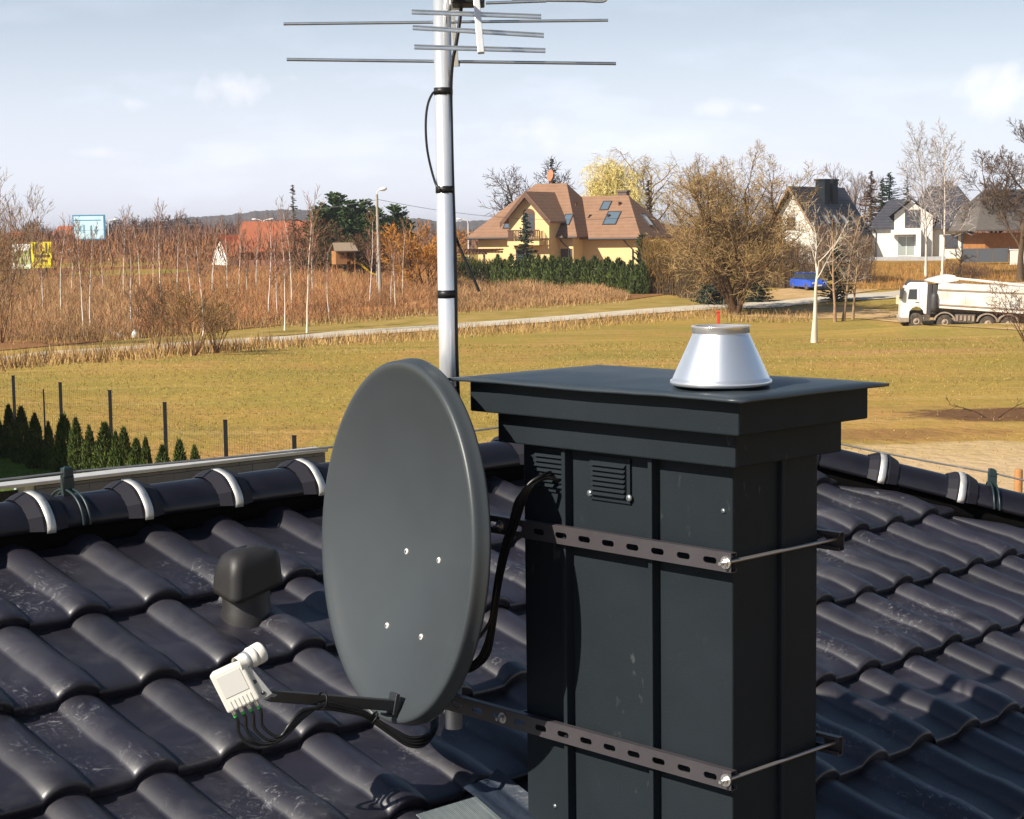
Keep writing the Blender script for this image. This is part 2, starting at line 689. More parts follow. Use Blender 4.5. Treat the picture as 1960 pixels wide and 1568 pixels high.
# far wooded hills
m_hill = mat('bare_woods', (0.085, 0.075, 0.078), rough=1, col2=(0.13, 0.105, 0.10), nscale=0.05, spec=0.0, lo=.4, hi=.6)
rh = random.Random(4)
mbh = MB()
prof = [(-700, 452), (-200, 450), (0, 449), (120, 446), (240, 440), (290, 428), (330, 420), (420, 412), (490, 405), (560, 400), (640, 404), (760, 416), (860, 424), (900, 422), (960, 424), (1100, 428), (1400, 430), (1700, 428), (2000, 426), (2600, 424)]
cols = []
for px in range(-700, 2600, 3):
    for i in range(len(prof) - 1):
        if prof[i][0] <= px <= prof[i + 1][0]:
            t = (px - prof[i][0]) / (prof[i + 1][0] - prof[i][0])
            py = prof[i][1] + t * (prof[i + 1][1] - prof[i][1])
    py += rh.gauss(0, .5) + 1.0 * sin(px * .19) * sin(px * .031) + 1.0 * sin(px * .043 + 2)
    cols.append([W(px, py, 1500), W(px, py + 9, 1330), W(px, py + 20, 1150), Vector((W(px, 450, 900).x, 900, -2)), Vector((W(px, 450, 2600).x, 2600, -4))])
for c in cols:
    for p in c:
        mbh.v.append(p)
        mbh.t.append((1, 1, 1))
for i in range(len(cols) - 1):
    for j in (0, 1, 2):
        mbh.f.append((i * 5 + j, i * 5 + j + 1, (i + 1) * 5 + j + 1, (i + 1) * 5 + j))
        mbh.s.append(True)
    mbh.f.append((i * 5, (i + 1) * 5, (i + 1) * 5 + 4, i * 5 + 4))
    mbh.s.append(False)
tag(mbh.build('hills', m_hill, loc=(0, 0, 0)), kind='structure')

# ================================================================== THE HOUSE ROOF UNDER THE CAMERA
def tile_material():
    m = mat('glazed_roof_tile', (0.0095, 0.0082, 0.0150), rough=0.52, col2=(0.0150, 0.0130, 0.0215), nscale=6, spec=.5, attr=True, rvar=0.05, coat=.42)
    m.node_tree.nodes['Principled BSDF'].inputs['Coat Roughness'].default_value = 0.35
    m.node_tree.nodes['Principled BSDF'].inputs['Coat IOR'].default_value = 1.75
    t = m.node_tree
    b = t.nodes['Principled BSDF']
    base = b.inputs['Base Color'].links[0].from_socket
    tcn = t.nodes.new('ShaderNodeTexCoord')

    def tex(scale, det=8, rough=.7, dist=0.0):
        n = t.nodes.new('ShaderNodeTexNoise')
        n.inputs['Scale'].default_value = scale
        n.inputs['Detail'].default_value = det
        n.inputs['Roughness'].default_value = rough
        n.inputs['Distortion'].default_value = dist
        t.links.new(tcn.outputs['Object'], n.inputs['Vector'])
        return n.outputs['Fac']

    def rng(s, a, c, d):
        mr = t.nodes.new('ShaderNodeMapRange')
        mr.inputs['From Min'].default_value = a
        mr.inputs['From Max'].default_value = c
        mr.inputs['To Max'].default_value = d
        t.links.new(s, mr.inputs['Value'])
        return mr.outputs[0]

    def mul(a, c):
        n = t.nodes.new('ShaderNodeMath')
        n.operation = 'MULTIPLY'
        t.links.new(a, n.inputs[0])
        t.links.new(c, n.inputs[1])
        return n.outputs[0]
    # mortar dust wiped over the tiles: streaky marks inside larger patches, mostly left of the chimney
    mark = mul(rng(tex(17, 8, .80, 3.0), .54, .68, 1.0), rng(tex(2.4, 4, .65), .48, .62, .95))
    film = rng(tex(4.5, 6, .65, .8), .48, .74, .55)
    sep = t.nodes.new('ShaderNodeSeparateXYZ')
    t.links.new(tcn.outputs['Object'], sep.inputs[0])
    leftn = t.nodes.new('ShaderNodeMapRange')
    leftn.inputs['From Min'].default_value = 0.9
    leftn.inputs['From Max'].default_value = -0.2
    leftn.inputs['To Min'].default_value = 0.03
    t.links.new(sep.outputs['X'], leftn.inputs['Value'])
    mx = t.nodes.new('ShaderNodeMix')
    mx.data_type = 'RGBA'
    t.links.new(mul(film, leftn.outputs[0]), mx.inputs['Factor'])
    t.links.new(base, mx.inputs['A'])
    mx.inputs['B'].default_value = (0.060, 0.057, 0.066, 1)
    mx2 = t.nodes.new('ShaderNodeMix')
    mx2.data_type = 'RGBA'
    t.links.new(mul(mark, leftn.outputs[0]), mx2.inputs['Factor'])
    t.links.new(mx.outputs['Result'], mx2.inputs['A'])
    mx2.inputs['B'].default_value = (0.24, 0.24, 0.26, 1)
    t.links.new(mx2.outputs['Result'], b.inputs['Base Color'])
    return m


m_tile = tile_material()
m_ridge = mat('glazed_ridge_tile', (0.007, 0.0065, 0.011), rough=0.36, col2=(0.011, 0.010, 0.015), nscale=9, spec=0.5, rvar=.06)
m_clip = mat('aluminium_clip', (0.74, 0.72, 0.68), rough=0.5, metal=0.6, col2=(0.55, 0.54, 0.52), nscale=30)
PITCH_U, PITCH_S = 0.2565, 0.4055
U0, S0 = 0.94 * KP, -1.617 * KP


def hip_u(s):
    return 6.33 + (s + 3.826) * 0.83


def prof_h(t):
    """flat pan, then a half-round roll that drops onto the next tile"""
    A = 0.036
    if t < 0.50:
        return 0.002 - 0.003 * sin(pi * t / 0.50)
    if t < 0.73:
        q = max(0.0, (t - 0.50) / 0.23)
        return 0.002 + (A - 0.002) * (1 - (1 - q) ** 2) ** 0.85
    q = min(1.0, (t - 0.73) / 0.27)
    return 0.010 + (A - 0.010) * (1 - q ** 2.1) ** 0.85


house = empty('house', RP(3.0, -0.2) * 1.0, 'house under the camera with dark glazed tile roof and sheet-metal chimney', 'house')
house.location.z = 2.0
mbt = MB()
rt = random.Random(7)
TT = [0, .16, .34, .47, .495, .515, .535, .56, .59, .63, .67, .705, .73, .78, .83, .88, .92, .96, .985, 1.0]
for ci in range(0, 11):
    s1 = S0 + PITCH_S * ci
    for k in range(-9, 29):
        u1 = U0 + PITCH_U * (k - 0.72)
        if u1 > hip_u(s1) + .1:
            continue
        js, jh = rt.gauss(0, .003), rt.gauss(0, .0012)
        ju = rt.gauss(0, .0015)
        tilt = rt.gauss(0, .0015)
        g = rt.uniform(.82, 1.2)
        tint = (g, g * rt.uniform(.97, 1.02), g * rt.uniform(.95, 1.05))
        rows = [(s1 - PITCH_S - .045, -.004), (s1 - PITCH_S * .5, .016), (s1 - .120, .0310), (s1 - .050, .0340), (s1 - .016, .0335), (s1 - .005, .0305), (s1, .0245), (s1 - .001, .017), (s1 - .006, -.002)]
        if ci == 0:
            rows[0] = (s1 - .60, -.020)
        o = len(mbt.v)
        nT = len(TT) + 1
        cut = []
        for (s, hh) in rows:
            for t in TT:
                uu = u1 + ju + t * PITCH_U
                cut.append(uu > hip_u(s) + .05)
                uu = min(uu, hip_u(s) + .06)
                h = prof_h(max(0, (uu - u1 - ju) / PITCH_U)) + hh + jh + tilt * (t - .5) - .075
                mbt.v.append(RP(uu, s + js, h))
                mbt.t.append(tint)
            cut.append(u1 + ju + PITCH_U > hip_u(s) + .05)
            uu = min(u1 + ju + PITCH_U + .001, hip_u(s) + .06)
            mbt.v.append(RP(uu, s + js, prof_h(1.0) + hh - .022 - .075))
            mbt.t.append(tint)
        for i in range(len(rows) - 1):
            for j in range(nT - 1):
                if cut[i * nT + j] and cut[(i + 1) * nT + j]:
                    continue
                mbt.f.append((o + i * nT + j, o + (i + 1) * nT + j, o + (i + 1) * nT + j + 1, o + i * nT + j + 1))
                mbt.s.append(True)
roof = mbt.build('tile_roof', m_tile, house)
# underlay, hidden slopes and the walls that carry them
m_under = mat('roof_underlay', (0.02, 0.02, 0.022), rough=0.9)
m_wallr = mat('house_render', (0.62, 0.60, 0.55), rough=0.9, col2=(0.56, 0.54, 0.5), nscale=4)
SR, SE = -4.53, 0.55
mbu = MB()
ridge_l, ridge_r = RP(-.1, SR, -.10), RP(hip_u(SR), SR, -.10)
eave_l, eave_r = RP(-.1, SE, -.13), RP(hip_u(SE), SE, -.13)
run = (eave_l - ridge_l).dot(DH)
far_l, far_r = ridge_l - DH * run + Z * (eave_l.z - ridge_l.z), ridge_r - DH * run + U * (eave_r - ridge_r).dot(U) + Z * (eave_l.z - ridge_l.z)
mbu.quad(ridge_l, ridge_r, eave_r, eave_l)
mbu.quad(far_l, far_r, ridge_r, ridge_l)
mbu.poly([ridge_r, far_r, eave_r])
mbu.build('roof_deck', m_under, house)
mbw = MB()
ins = 0.45
c1 = eave_l - DH * ins
c2 = eave_r - DH * ins - U * ins
c3 = far_r + DH * ins - U * ins
c4 = far_l + DH * ins
for a, b in ((c1, c2), (c2, c3), (c3, c4), (c4, c1)):
    a2, b2 = Vector((a.x, a.y, 2.0)), Vector((b.x, b.y, 2.0))
    a1, b1 = Vector((a.x, a.y, eave_l.z + .1)), Vector((b.x, b.y, eave_l.z + .1))
    mbw.quad(a2, b2, b1, a1)
mbw.build('wall', m_wallr, house)


def ridge_tile(E, a, b, ln, first=False):
    """one half-round ridge tile; E on the near bottom edge, a along, b level towards the viewer"""
    c = Z - a * a.z
    c.normalize()
    ctr = E - b * 0.112
    mb = MB()
    n = 18

    def ring(d, sc, up=0.0):
        return [ctr + a * d + b * (0.112 * sc * cos(q)) + c * ((0.082 * sc) * max(-.1, sin(q)) + up) for q in [(-0.12 + (pi + .24) * i / n) for i in range(n + 1)]]
    rings = [ring(0.0, .90), ring(0.02, .955), ring(0.03, .98), ring(ln - .045, 1.0), ring(ln + .012, 1.02)]
    vs = sum(rings, [])
    m_ = n + 1
    mb.add(vs, [(i * m_ + j, (i + 1) * m_ + j, (i + 1) * m_ + j + 1, i * m_ + j + 1) for i in range(len(rings) - 1) for j in range(n)], smooth=True)
    o = mb.build('ridge_tile', m_ridge, house)
    sm = o.modifiers.new('thick', 'SOLIDIFY')
    sm.thickness = 0.014
    sm.offset = -1
    # the raised faceted collar over the joint
    mc = MB()
    ang = [-0.05, 0.42, 0.95, 1.30, 1.57, 1.84, 2.19, 2.72, pi + .05]

    def cr(d, sc):
        return [ctr + a * d + b * (0.112 * sc * cos(q)) + c * (0.082 * (sc + .04) * max(-.1, sin(q))) for q in ang]
    cs = [cr(ln - .072, 1.01), cr(ln - .034, 1.24), cr(ln + .016, 1.27), cr(ln + .060, 1.07), cr(ln + .064, 1.0)]
    k = len(ang)
    mc.add(sum(cs, []), [(i * k + j, (i + 1) * k + j, (i + 1) * k + j + 1, i * k + j + 1) for i in range(4) for j in range(k - 1)])
    mc.build('collar', mat('matt_collar', (.020, .019, .026), rough=.62, spec=.2), o)
    # aluminium clip strip lying over the near side of the collar
    ms = MB()
    qs = [-0.10 + i * (1.66 / 14) for i in range(15)]
    vs = []
    for q in qs:
        wob = 1.315 + .014 * sin(q * 7.5 + .6)
        for d in (-.028, .002):
            vs.append(ctr + a * (ln + d) + b * (0.112 * wob * cos(q)) + c * (0.082 * (wob + .035) * max(-.1, sin(q))))
    ms.add(vs, [(2 * i, 2 * i + 1, 2 * i + 3, 2 * i + 2) for i in range(14)], smooth=True)
    cl = ms.build('ridge_clip', m_clip, o)
    s2 = cl.modifiers.new('thick', 'SOLIDIFY')
    s2.thickness = 0.003
    return o


LT = 0.356
u_clip = 2.682
j = -6
while u_clip + LT * j < hip_u(SR) - .1:
    ridge_tile(RP(u_clip + LT * (j - 1), -4.430, 0.0), U, DH, LT)
    j += 1
hip_a = (RP(6.629, -3.571) - RP(6.412, -3.826)).normalized()
hip_b = Vector((hip_a.y, -hip_a.x, 0)).normalized()
if hip_b.y > 0:
    hip_b = -hip_b
for k in range(-1, 11):
    E0 = RP(6.412, -3.826, 0.0) + hip_a * (LT * (k - 1))
    ridge_tile(E0, hip_a, hip_b, LT)

# added roll closing the gap under ridge and hip tiles, painted black for shade
mb = MB()
ra, rb_ = RP(0, -4.43, 0) - DH * .112, RP(hip_u(SR), -4.43, 0) - DH * .112
mb.tube([ra - Z * .03, rb_ - Z * .03], .085, 10)
ha = RP(6.412, -3.826, 0) - hip_b * .112
mb.tube([ha - hip_a * LT * 2 - Z * .04, ha + hip_a * LT * 10 - Z * .04], .08, 10)
mb.build('ridge_shade_roll', mat('ridge_shade_roll', (.004, .004, .004), rough=1, spec=.05), house)

# vent pipe with hood standing on the tiles
m_vent = mat('vent_plastic', (0.019, 0.018, 0.019), rough=0.5, col2=(0.024, 0.022, 0.022), nscale=20, spec=.4, bump=.05, bscale=200)
vb = on_roof(472, 1168, -.04)
mbv = MB()
mbv.lathe(vb, [(.082, -.06), (.079, .00), (.074, .012), (.072, .10), (.070, .15)], n=40)
pipe = mbv.build('vent_pipe', m_vent, house)
mbv = MB()
hc = vb + Z * .080 + DH * .010
hw = []


def rrect(hx, hy, rc, n=6):
    out = []
    for (sx, sy, a0) in ((1, 1, 0), (-1, 1, pi / 2), (-1, -1, pi), (1, -1, 1.5 * pi)):
        for i in range(n + 1):
            q = a0 + pi / 2 * i / n
            out.append((sx * (hx - rc) + rc * cos(q), sy * (hy - rc) + rc * sin(q)))
        # a few points along the next flat side keep its shading flat
        nx, ny = {(1, 1): (-1, 1), (-1, 1): (-1, -1), (-1, -1): (1, -1), (1, -1): (1, 1)}[(sx, sy)]
        p0_ = out[-1]
        q0 = a0 + pi / 2
        p1_ = (nx * (hx - rc) + rc * cos(q0), ny * (hy - rc) + rc * sin(q0))
        for t in (.06, .5, .94):
            out.append((p0_[0] + (p1_[0] - p0_[0]) * t, p0_[1] + (p1_[1] - p0_[1]) * t))
    return out


for (sx, zz, rc) in ((1.03, -.004, .026), (1.02, .012, .026), (.97, .062, .026), (.945, .082, .027), (.90, .096, .030), (.80, .109, .034), (.62, .119, .034), (.36, .126, .022), (.06, .128, .003)):
    hw.append([hc + U * x + DH * y + Z * (zz * .9 + (.020 * (x / .086) if zz < .1 else .008 * x / .086) - .014 * y / .06 * (zz < .03)) for x, y in rrect(.088 * sx, .062 * sx, min(rc, .062 * sx * .9))])
NR_ = len(hw[0])
mbv.add(sum(hw, []), [(i * NR_ + j, i * NR_ + (j + 1) % NR_, (i + 1) * NR_ + (j + 1) % NR_, (i + 1) * NR_ + j) for i in range(len(hw) - 1) for j in range(NR_)], smooth=True)
hd = mbv.build('vent_hood', m_vent, pipe)
sm = hd.modifiers.new('thick', 'SOLIDIFY')
sm.thickness = .006
sm.offset = -1

# ------------------------------------------------------------------ chimney
PL = on_roof(1010, 1545)
CF = on_plane(PL, U, 1402, 1200)
CLn = (CF - PL).dot(DH)                       # long side
CRt = on_plane(CF, DH, 1564, 1200)
CWd = (CRt - CF).dot(U)                       # short side
PB = Vector((PL.x, PL.y, 0))                  # upslope-left corner, plan
m_sheet = mat('coated_sheet_metal', (0.0135, 0.0178, 0.0225), rough=0.58, col2=(0.017, 0.022, 0.0275), nscale=2.2, spec=.10, bump=.10, bscale=300, rvar=.06)
m_cap = mat('coated_cap_metal', (0.026, 0.036, 0.046), rough=0.40, col2=(0.036, 0.047, 0.058), nscale=5, spec=.5, rvar=.08, lo=.3, hi=.8)


def scuffs(m, col, amt):
    t = m.node_tree
    b = t.nodes['Principled BSDF']
    src = b.inputs['Base Color'].links[0].from_socket
    tcn = t.nodes.new('ShaderNodeTexCoord')
    mpn = t.nodes.new('ShaderNodeMapping')
    mpn.inputs['Scale'].default_value = (1, 1, .45)
    mpn.inputs['Rotation'].default_value = (.3, .5, .2)
    t.links.new(tcn.outputs['Object'], mpn.inputs['Vector'])
    out = []
    for sc, lo, hi, de in ((38, .66, .74, 3), (5, .50, .66, 3)):
        n = t.nodes.new('ShaderNodeTexNoise')
        n.inputs['Scale'].default_value = sc
        n.inputs['Detail'].default_value = de
        t.links.new(mpn.outputs[0], n.inputs['Vector'])
        r = t.nodes.new('ShaderNodeMapRange')
        r.inputs['From Min'].default_value = lo
        r.inputs['From Max'].default_value = hi
        r.inputs['To Max'].default_value = 1.0
        t.links.new(n.outputs['Fac'], r.inputs['Value'])
        out.append(r.outputs[0])
    mu = t.nodes.new('ShaderNodeMath')
    mu.operation = 'MULTIPLY'
    t.links.new(out[0], mu.inputs[0])
    t.links.new(out[1], mu.inputs[1])
    m2 = t.nodes.new('ShaderNodeMath')
    m2.operation = 'MULTIPLY'
    t.links.new(mu.outputs[0], m2.inputs[0])
    m2.inputs[1].default_value = amt
    mx = t.nodes.new('ShaderNodeMix')
    mx.data_type = 'RGBA'
    t.links.new(m2.outputs[0], mx.inputs['Factor'])
    t.links.new(src, mx.inputs['A'])
    mx.inputs['B'].default_value = (*col, 1)
    t.links.new(mx.outputs['Result'], b.inputs['Base Color'])
    # slow buckling of the thin sheet
    n = t.nodes.new('ShaderNodeTexNoise')
    n.inputs['Scale'].default_value = 4.0
    n.inputs['Detail'].default_value = 1
    t.links.new(tcn.outputs['Object'], n.inputs['Vector'])
    bp = t.nodes.new('ShaderNodeBump')
    bp.inputs['Strength'].default_value = .35
    bp.inputs['Distance'].default_value = .03
    t.links.new(n.outputs['Fac'], bp.inputs['Height'])
    old = b.inputs['Normal'].links
    if old:
        t.links.new(old[0].from_socket, bp.inputs['Normal'])
    t.links.new(bp.outputs[0], b.inputs['Normal'])


scuffs(m_sheet, (.085, .09, .092), .5)
scuffs(m_cap, (.16, .17, .18), .6)


def cz(px, py, o):
    """height of a photo point on the vertical front edge of the box grown by o"""
    e = PB + DH * (CLn + o) - U * o
    v = ray(px, py)
    return H + v.z * (e.y / v.y)


def cbox(mb, o, z0, z1, **k):
    p = PB - DH * o - U * o
    mb.obox(Vector((p.x, p.y, z0)), DH * (CLn + 2 * o), U * (CWd + 1.72 * o), Z * (z1 - z0), **k)


O1, O2, O3 = 0.046, 0.096, 0.136
z_lf0 = cz(1404, 897, O1)
z_uf0 = cz(1408, 836, O2)
z_cap = cz(1410, 770, O3)
z_lf1 = z_uf0 + .004
mb = MB()
cbox(mb, 0, 3.8, z_cap - .02)
chim = mb.build('chimney', m_sheet, house, bevel=.004)
mb = MB()
cbox(mb, O1, z_lf0, z_uf0 + .01)
mb.build('fascia', m_sheet, chim, bevel=.004)
mb = MB()
cbox(mb, O2, z_uf0, z_cap - .001)
mb.build('fascia', m_sheet, chim, bevel=.004)
# capping sheet: very flat pyramid with a thin drip edge
mb = MB()
p0 = Vector((PB.x, PB.y, z_cap)) - DH * O3 - U * O3
NX, NY = 22, 12
ax, ay = DH * (CLn + 2 * O3), U * (CWd + 1.72 * O3)
rc = random.Random(3)
for i in range(NX + 1):
    for j in range(NY + 1):
        a_, b_ = i / NX, j / NY
        d = min(a_ * (CLn + .27), (1 - a_) * (CLn + .27), b_ * (CWd + .27), (1 - b_) * (CWd + .27))
        wav = (0.0012 * sin(i * .45) * (1 if j in (0, NY) else .3)) + rc.gauss(0, .00035)
        mb.v.append(p0 + ax * a_ + ay * b_ + Z * (min(d, .20) * .085 + wav + .004))
        mb.t.append((1, 1, 1))
for i in range(NX):
    for j in range(NY):
        mb.f.append((i * (NY + 1) + j, (i + 1) * (NY + 1) + j, (i + 1) * (NY + 1) + j + 1, i * (NY + 1) + j + 1))
        mb.s.append(True)
cap = mb.build('cap_plate', m_cap, chim)
sm = cap.modifiers.new('thick', 'SOLIDIFY')
sm.thickness = .007
sm.offset = -1
# standing seams
zb = 3.9
seam_at = (0.171, 0.462)
for d in seam_at:
    mb = MB()
    p = PB + DH * (d - .007)
    mb.obox(Vector((p.x, p.y, zb)), DH * .013, -U * .027, Z * (z_lf0 - zb - .002))
    mb.build('standing_seam', m_sheet, chim, bevel=.002)
mb = MB()
p = PB + DH * CLn + U * (CWd * .52)
mb.obox(Vector((p.x, p.y, zb)), U * .012, DH * .012, Z * (z_lf0 - zb - .002))
mb.build('standing_seam', m_sheet, chim, bevel=.002)


def fz(px, py, off=0.0):
    """photo point on the vented face -> (distance along it, height)"""
    p = on_plane(PL - U * off, U, px, py)
    return (p - PB).dot(DH), p.z


def grille(d0, d1, z0, z1):
    mb = MB()
    o = Vector((PB.x, PB.y, 0))
    mb.obox(o + DH * (d0 - .010) + Z * (z0 - .012) - U * .003, DH * (d1 - d0 + .022), -U * .004, Z * (z1 - z0 + .024))
    n = 7
    st = (z1 - z0) / n
    for i in range(n):
        zz = z0 + st * i
        a = o + DH * d0 - U * .0072 + Z * (zz + .002)
        b = DH * (d1 - d0)
        lo_ = a - U * .011
        hi_ = a + Z * (st * .72)
        mb.add([a, a + b, lo_, lo_ + b, hi_, hi_ + b], [(0, 2, 3, 1), (2, 4, 5, 3), (0, 4, 2), (1, 3, 5)])
    g = mb.build('vent_grille', m_sheet, chim)
    for (dd, zz) in ((d0 - .004, z0 - .004), (d1 + .006, z0 - .006)):
        mb = MB()
        mb.lathe(o + DH * dd + Z * zz - U * .007, [(.008, 0), (.008, .002), (.006, .004), (.001, .005)], ax=-U, n=14)
        mb.build('screw', mat('screw_zinc', (.25, .27, .28), rough=.4, metal=.8), g) if False else None
    return g


a0, az_ = fz(1136, 890)
a1, _ = fz(1205, 957)
_, az1 = fz(1170, 884)
_, az0 = fz(1170, 950)
grille(a0 + .003, a1 - .004, az0, az1)
b0, _ = fz(1030, 880)
grille(b0, 0.158, az0 + .004, az1 + .006)
for (px, py) in ((1133, 944), (1208, 953)):
    d, zz = fz(px, py)
    mb = MB()
    mb.lathe(Vector((PB.x, PB.y, 0)) + DH * d + Z * zz - U * .006, [(.009, 0), (.009, .003), (.006, .005), (.001, .006)], ax=-U, n=14)
    mb.build('screw', mat('screw_zinc', (.25, .28, .3), rough=.4, metal=.7), chim)
for (px, py) in ((1385, 978), (1063, 1543)):
    d, zz = fz(px, py)
    mb = MB()
    mb.lathe(Vector((PB.x, PB.y, 0)) + DH * d + Z * zz - U * .0005, [(.006, 0), (.006, .002), (.001, .003)], ax=-U, n=12)
    mb.build('rivet', mat('screw_zinc', (.25, .28, .3), rough=.4, metal=.7), chim)
# flue outlet: truncated cone of bright stainless sheet on a rolled foot, banded at the top
m_steel = mat('bright_steel', (0.86, 0.88, 0.92), rough=0.33, metal=0.85, col2=(.80, .83, .88), nscale=2, spec=.6)
m_band = mat('polished_band', (0.78, 0.75, 0.73), rough=0.22, metal=.7)
v = ray(1380, 734)
zc = z_cap + .020
fc = CAM + v * ((zc - H) / v.z)
px_m = FPX / fc.y
R0, R1 = 92 / px_m, 53 / px_m
HC = 98 / px_m
mb = MB()
mb.lathe(fc, [(R0 - .012, -.004), (R0 + .003, -.002), (R0 + .007, .003), (R0 + .006, .009), (R0 + .001, .012), (R0, .016), (R1, HC)], n=64)
cone = mb.build('flue_cone', m_steel, chim)
cone['label'] = 'bright steel cone'
mb = MB()
mb.lathe(fc, [(R1 + .0005, HC - .001), (R1 + .003, HC), (R1 + .003, HC + .012), (R1 + .005, HC + .014), (R1 + .004, HC + .016), (R1 - .004, HC + .016), (R1 - .006, HC - .06), (.002, HC - .07)], n=64)
mb.build('flue_rim', m_band, chim)
# apron of flashing at the chimney foot: smooth sheet beside it, pleated strip over the tiles
m_flash = mat('lead_flashing', (0.020, 0.028, 0.045), rough=0.42, col2=(.03, .04, .06), nscale=12, spec=.5, bump=.3, bscale=18)
m_pleat = mat('pleated_flashing', (0.085, 0.105, 0.115), rough=0.42, metal=.35, col2=(.05, .068, .08), nscale=14, spec=.5)
qa, qb = on_roof(800, 1546, .0), on_roof(912, 1521, .0)
ua, ub = (qa - CAM).dot(U), (qb - CAM).dot(U)
sa = (qb - CAM).dot(DS)
mb = MB()
nu, ns = 220, 6
for i in range(nu + 1):
    for j in range(ns + 1):
        uu = ua - .02 + (ub - ua + .02) * i / nu
        ss = sa + .40 * j / ns
        mb.v.append(RP(uu, ss + .01 * (uu - ua), -.006 + .0035 * sin(i * 1.0) - .012 * (j / ns)))
        mb.t.append((1, 1, 1))
for i in range(nu):
    for j in range(ns):
        mb.f.append((i * (ns + 1) + j, i * (ns + 1) + j + 1, (i + 1) * (ns + 1) + j + 1, (i + 1) * (ns + 1) + j))
        mb.s.append(True)
mb.build('pleated_flashing', m_pleat, house)
uc = (PB + Z * PL.z - CAM).dot(U)
mb = MB()
nu, ns = 24, 16
for i in range(nu + 1):
    for j in range(ns + 1):
        uu = ub + .002 + (uc - ub + .03) * i / nu
        ss = sa - .06 + .75 * j / ns
        t = i / nu
        mb.v.append(RP(uu, ss, -.012 + .004 * sin(i * .5 + .5 * sin(j * .7)) * (1 - t) + .05 * max(0, t - .75) * 2))
        mb.t.append((1, 1, 1))
for i in range(nu):
    for j in range(ns):
        mb.f.append((i * (ns + 1) + j, i * (ns + 1) + j + 1, (i + 1) * (ns + 1) + j + 1, (i + 1) * (ns + 1) + j))
        mb.s.append(True)
mb.build('flashing', m_flash, house)

# ================================================================== CLAMP RAILS ROUND THE CHIMNEY
m_rail = mat('painted_channel', (0.044, 0.039, 0.044), rough=0.42, col2=(.055, .048, .054), nscale=8, spec=.5, rvar=.08)
m_zinc = mat('zinc_hardware', (0.70, 0.68, 0.66), rough=0.32, metal=0.9, col2=(.5, .5, .5), nscale=60)
m_rod = mat('threaded_steel', (0.42, 0.38, 0.36), rough=0.4, metal=0.8)
OFFR = 0.046          # rail front face ahead of the chimney face
RH = 0.044


def perforated(name, parent, o, ax, nrm, ln, m, slots_from, pitch=0.0805, depth=.018, sl=.040, sh=.015):
    """C-channel: o = lower left of the front face, nrm = outward; obround slots through the web, flanges going back"""
    mb = MB()
    x = 0.0
    cells = []
    s = slots_from
    while s > pitch:
        s -= pitch
    xs = [0.0]
    while s + pitch / 2 < ln:
        if s - pitch / 2 >= -1e-6:
            cells.append(s)
        s += pitch
    if cells:
        pre = cells[0] - pitch / 2
        post = cells[-1] + pitch / 2
    else:
        pre = post = ln

    def P(a, b):
        return o + ax * a + Z * b
    if pre > 1e-4:
        mb.quad(P(0, 0), P(pre, 0), P(pre, RH), P(0, RH))
    if ln - post > 1e-4:
        mb.quad(P(post, 0), P(ln, 0), P(ln, RH), P(post, RH))
    N = 20
    for c in cells:
        inn, out = [], []
        for i in range(N):
            q = 2 * pi * (i + .5) / N
            cx = (sl / 2 - sh / 2) * (1 if cos(q) > 0 else -1)
            inn.append(P(c + cx + sh / 2 * cos(q), RH / 2 + sh / 2 * sin(q)))
            k = min((pitch / 2) / max(1e-6, abs(cos(q))), (RH / 2) / max(1e-6, abs(sin(q))))
            out.append(P(c + k * cos(q), RH / 2 + k * sin(q)))
        # put the outer ring's corners exactly on the cell's corners
        for sx in (-1, 1):
            for sy in (-1, 1):
                cor = P(c + sx * pitch / 2, RH / 2 + sy * RH / 2)
                bi = min(range(N), key=lambda i: (out[i] - cor).length)
                out[bi] = cor
        mb.add(inn + out, [(i, (i + 1) % N, N + (i + 1) % N, N + i) for i in range(N)])
    for zz in (0, RH):
        a = P(0, zz)
        q = [a, a + ax * ln, a + ax * ln - nrm * depth, a - nrm * depth]
        mb.add(q, [(0, 1, 2, 3)])
        b0_ = a - nrm * depth
        up = Z * (.008 if zz == 0 else -.008)
        mb.add([b0_, b0_ + ax * ln, b0_ + ax * ln + up, b0_ + up], [(0, 1, 2, 3)])
    ob = mb.build(name, m, parent)
    bmx = bmesh.new()
    bmx.from_mesh(ob.data)
    bmesh.ops.remove_doubles(bmx, verts=bmx.verts, dist=.0004)
    bmesh.ops.recalc_face_normals(bmx, faces=bmx.faces)
    bmx.to_mesh(ob.data)
    bmx.free()
    sm = ob.modifiers.new('thick', 'SOLIDIFY')
    sm.thickness = .0025
    sm.offset = 0
    return ob


def bolt(parent, p, d, s=1.0, stick=.02):
    mb = MB()
    mb.lathe(p, [(.001, 0), (.0145 * s, .0), (.0145 * s, .0028), (.001, .003)], ax=d, n=24, smooth=False)
    mb.lathe(p + d * .003, [(.0085 * s, 0), (.0085 * s, .008), (.001, .0082)], ax=d, n=6, smooth=False)
    mb.tube([p + d * .009, p + d * (.009 + stick)], .0042 * s, 10)
    return mb.build('nut', m_zinc, parent)


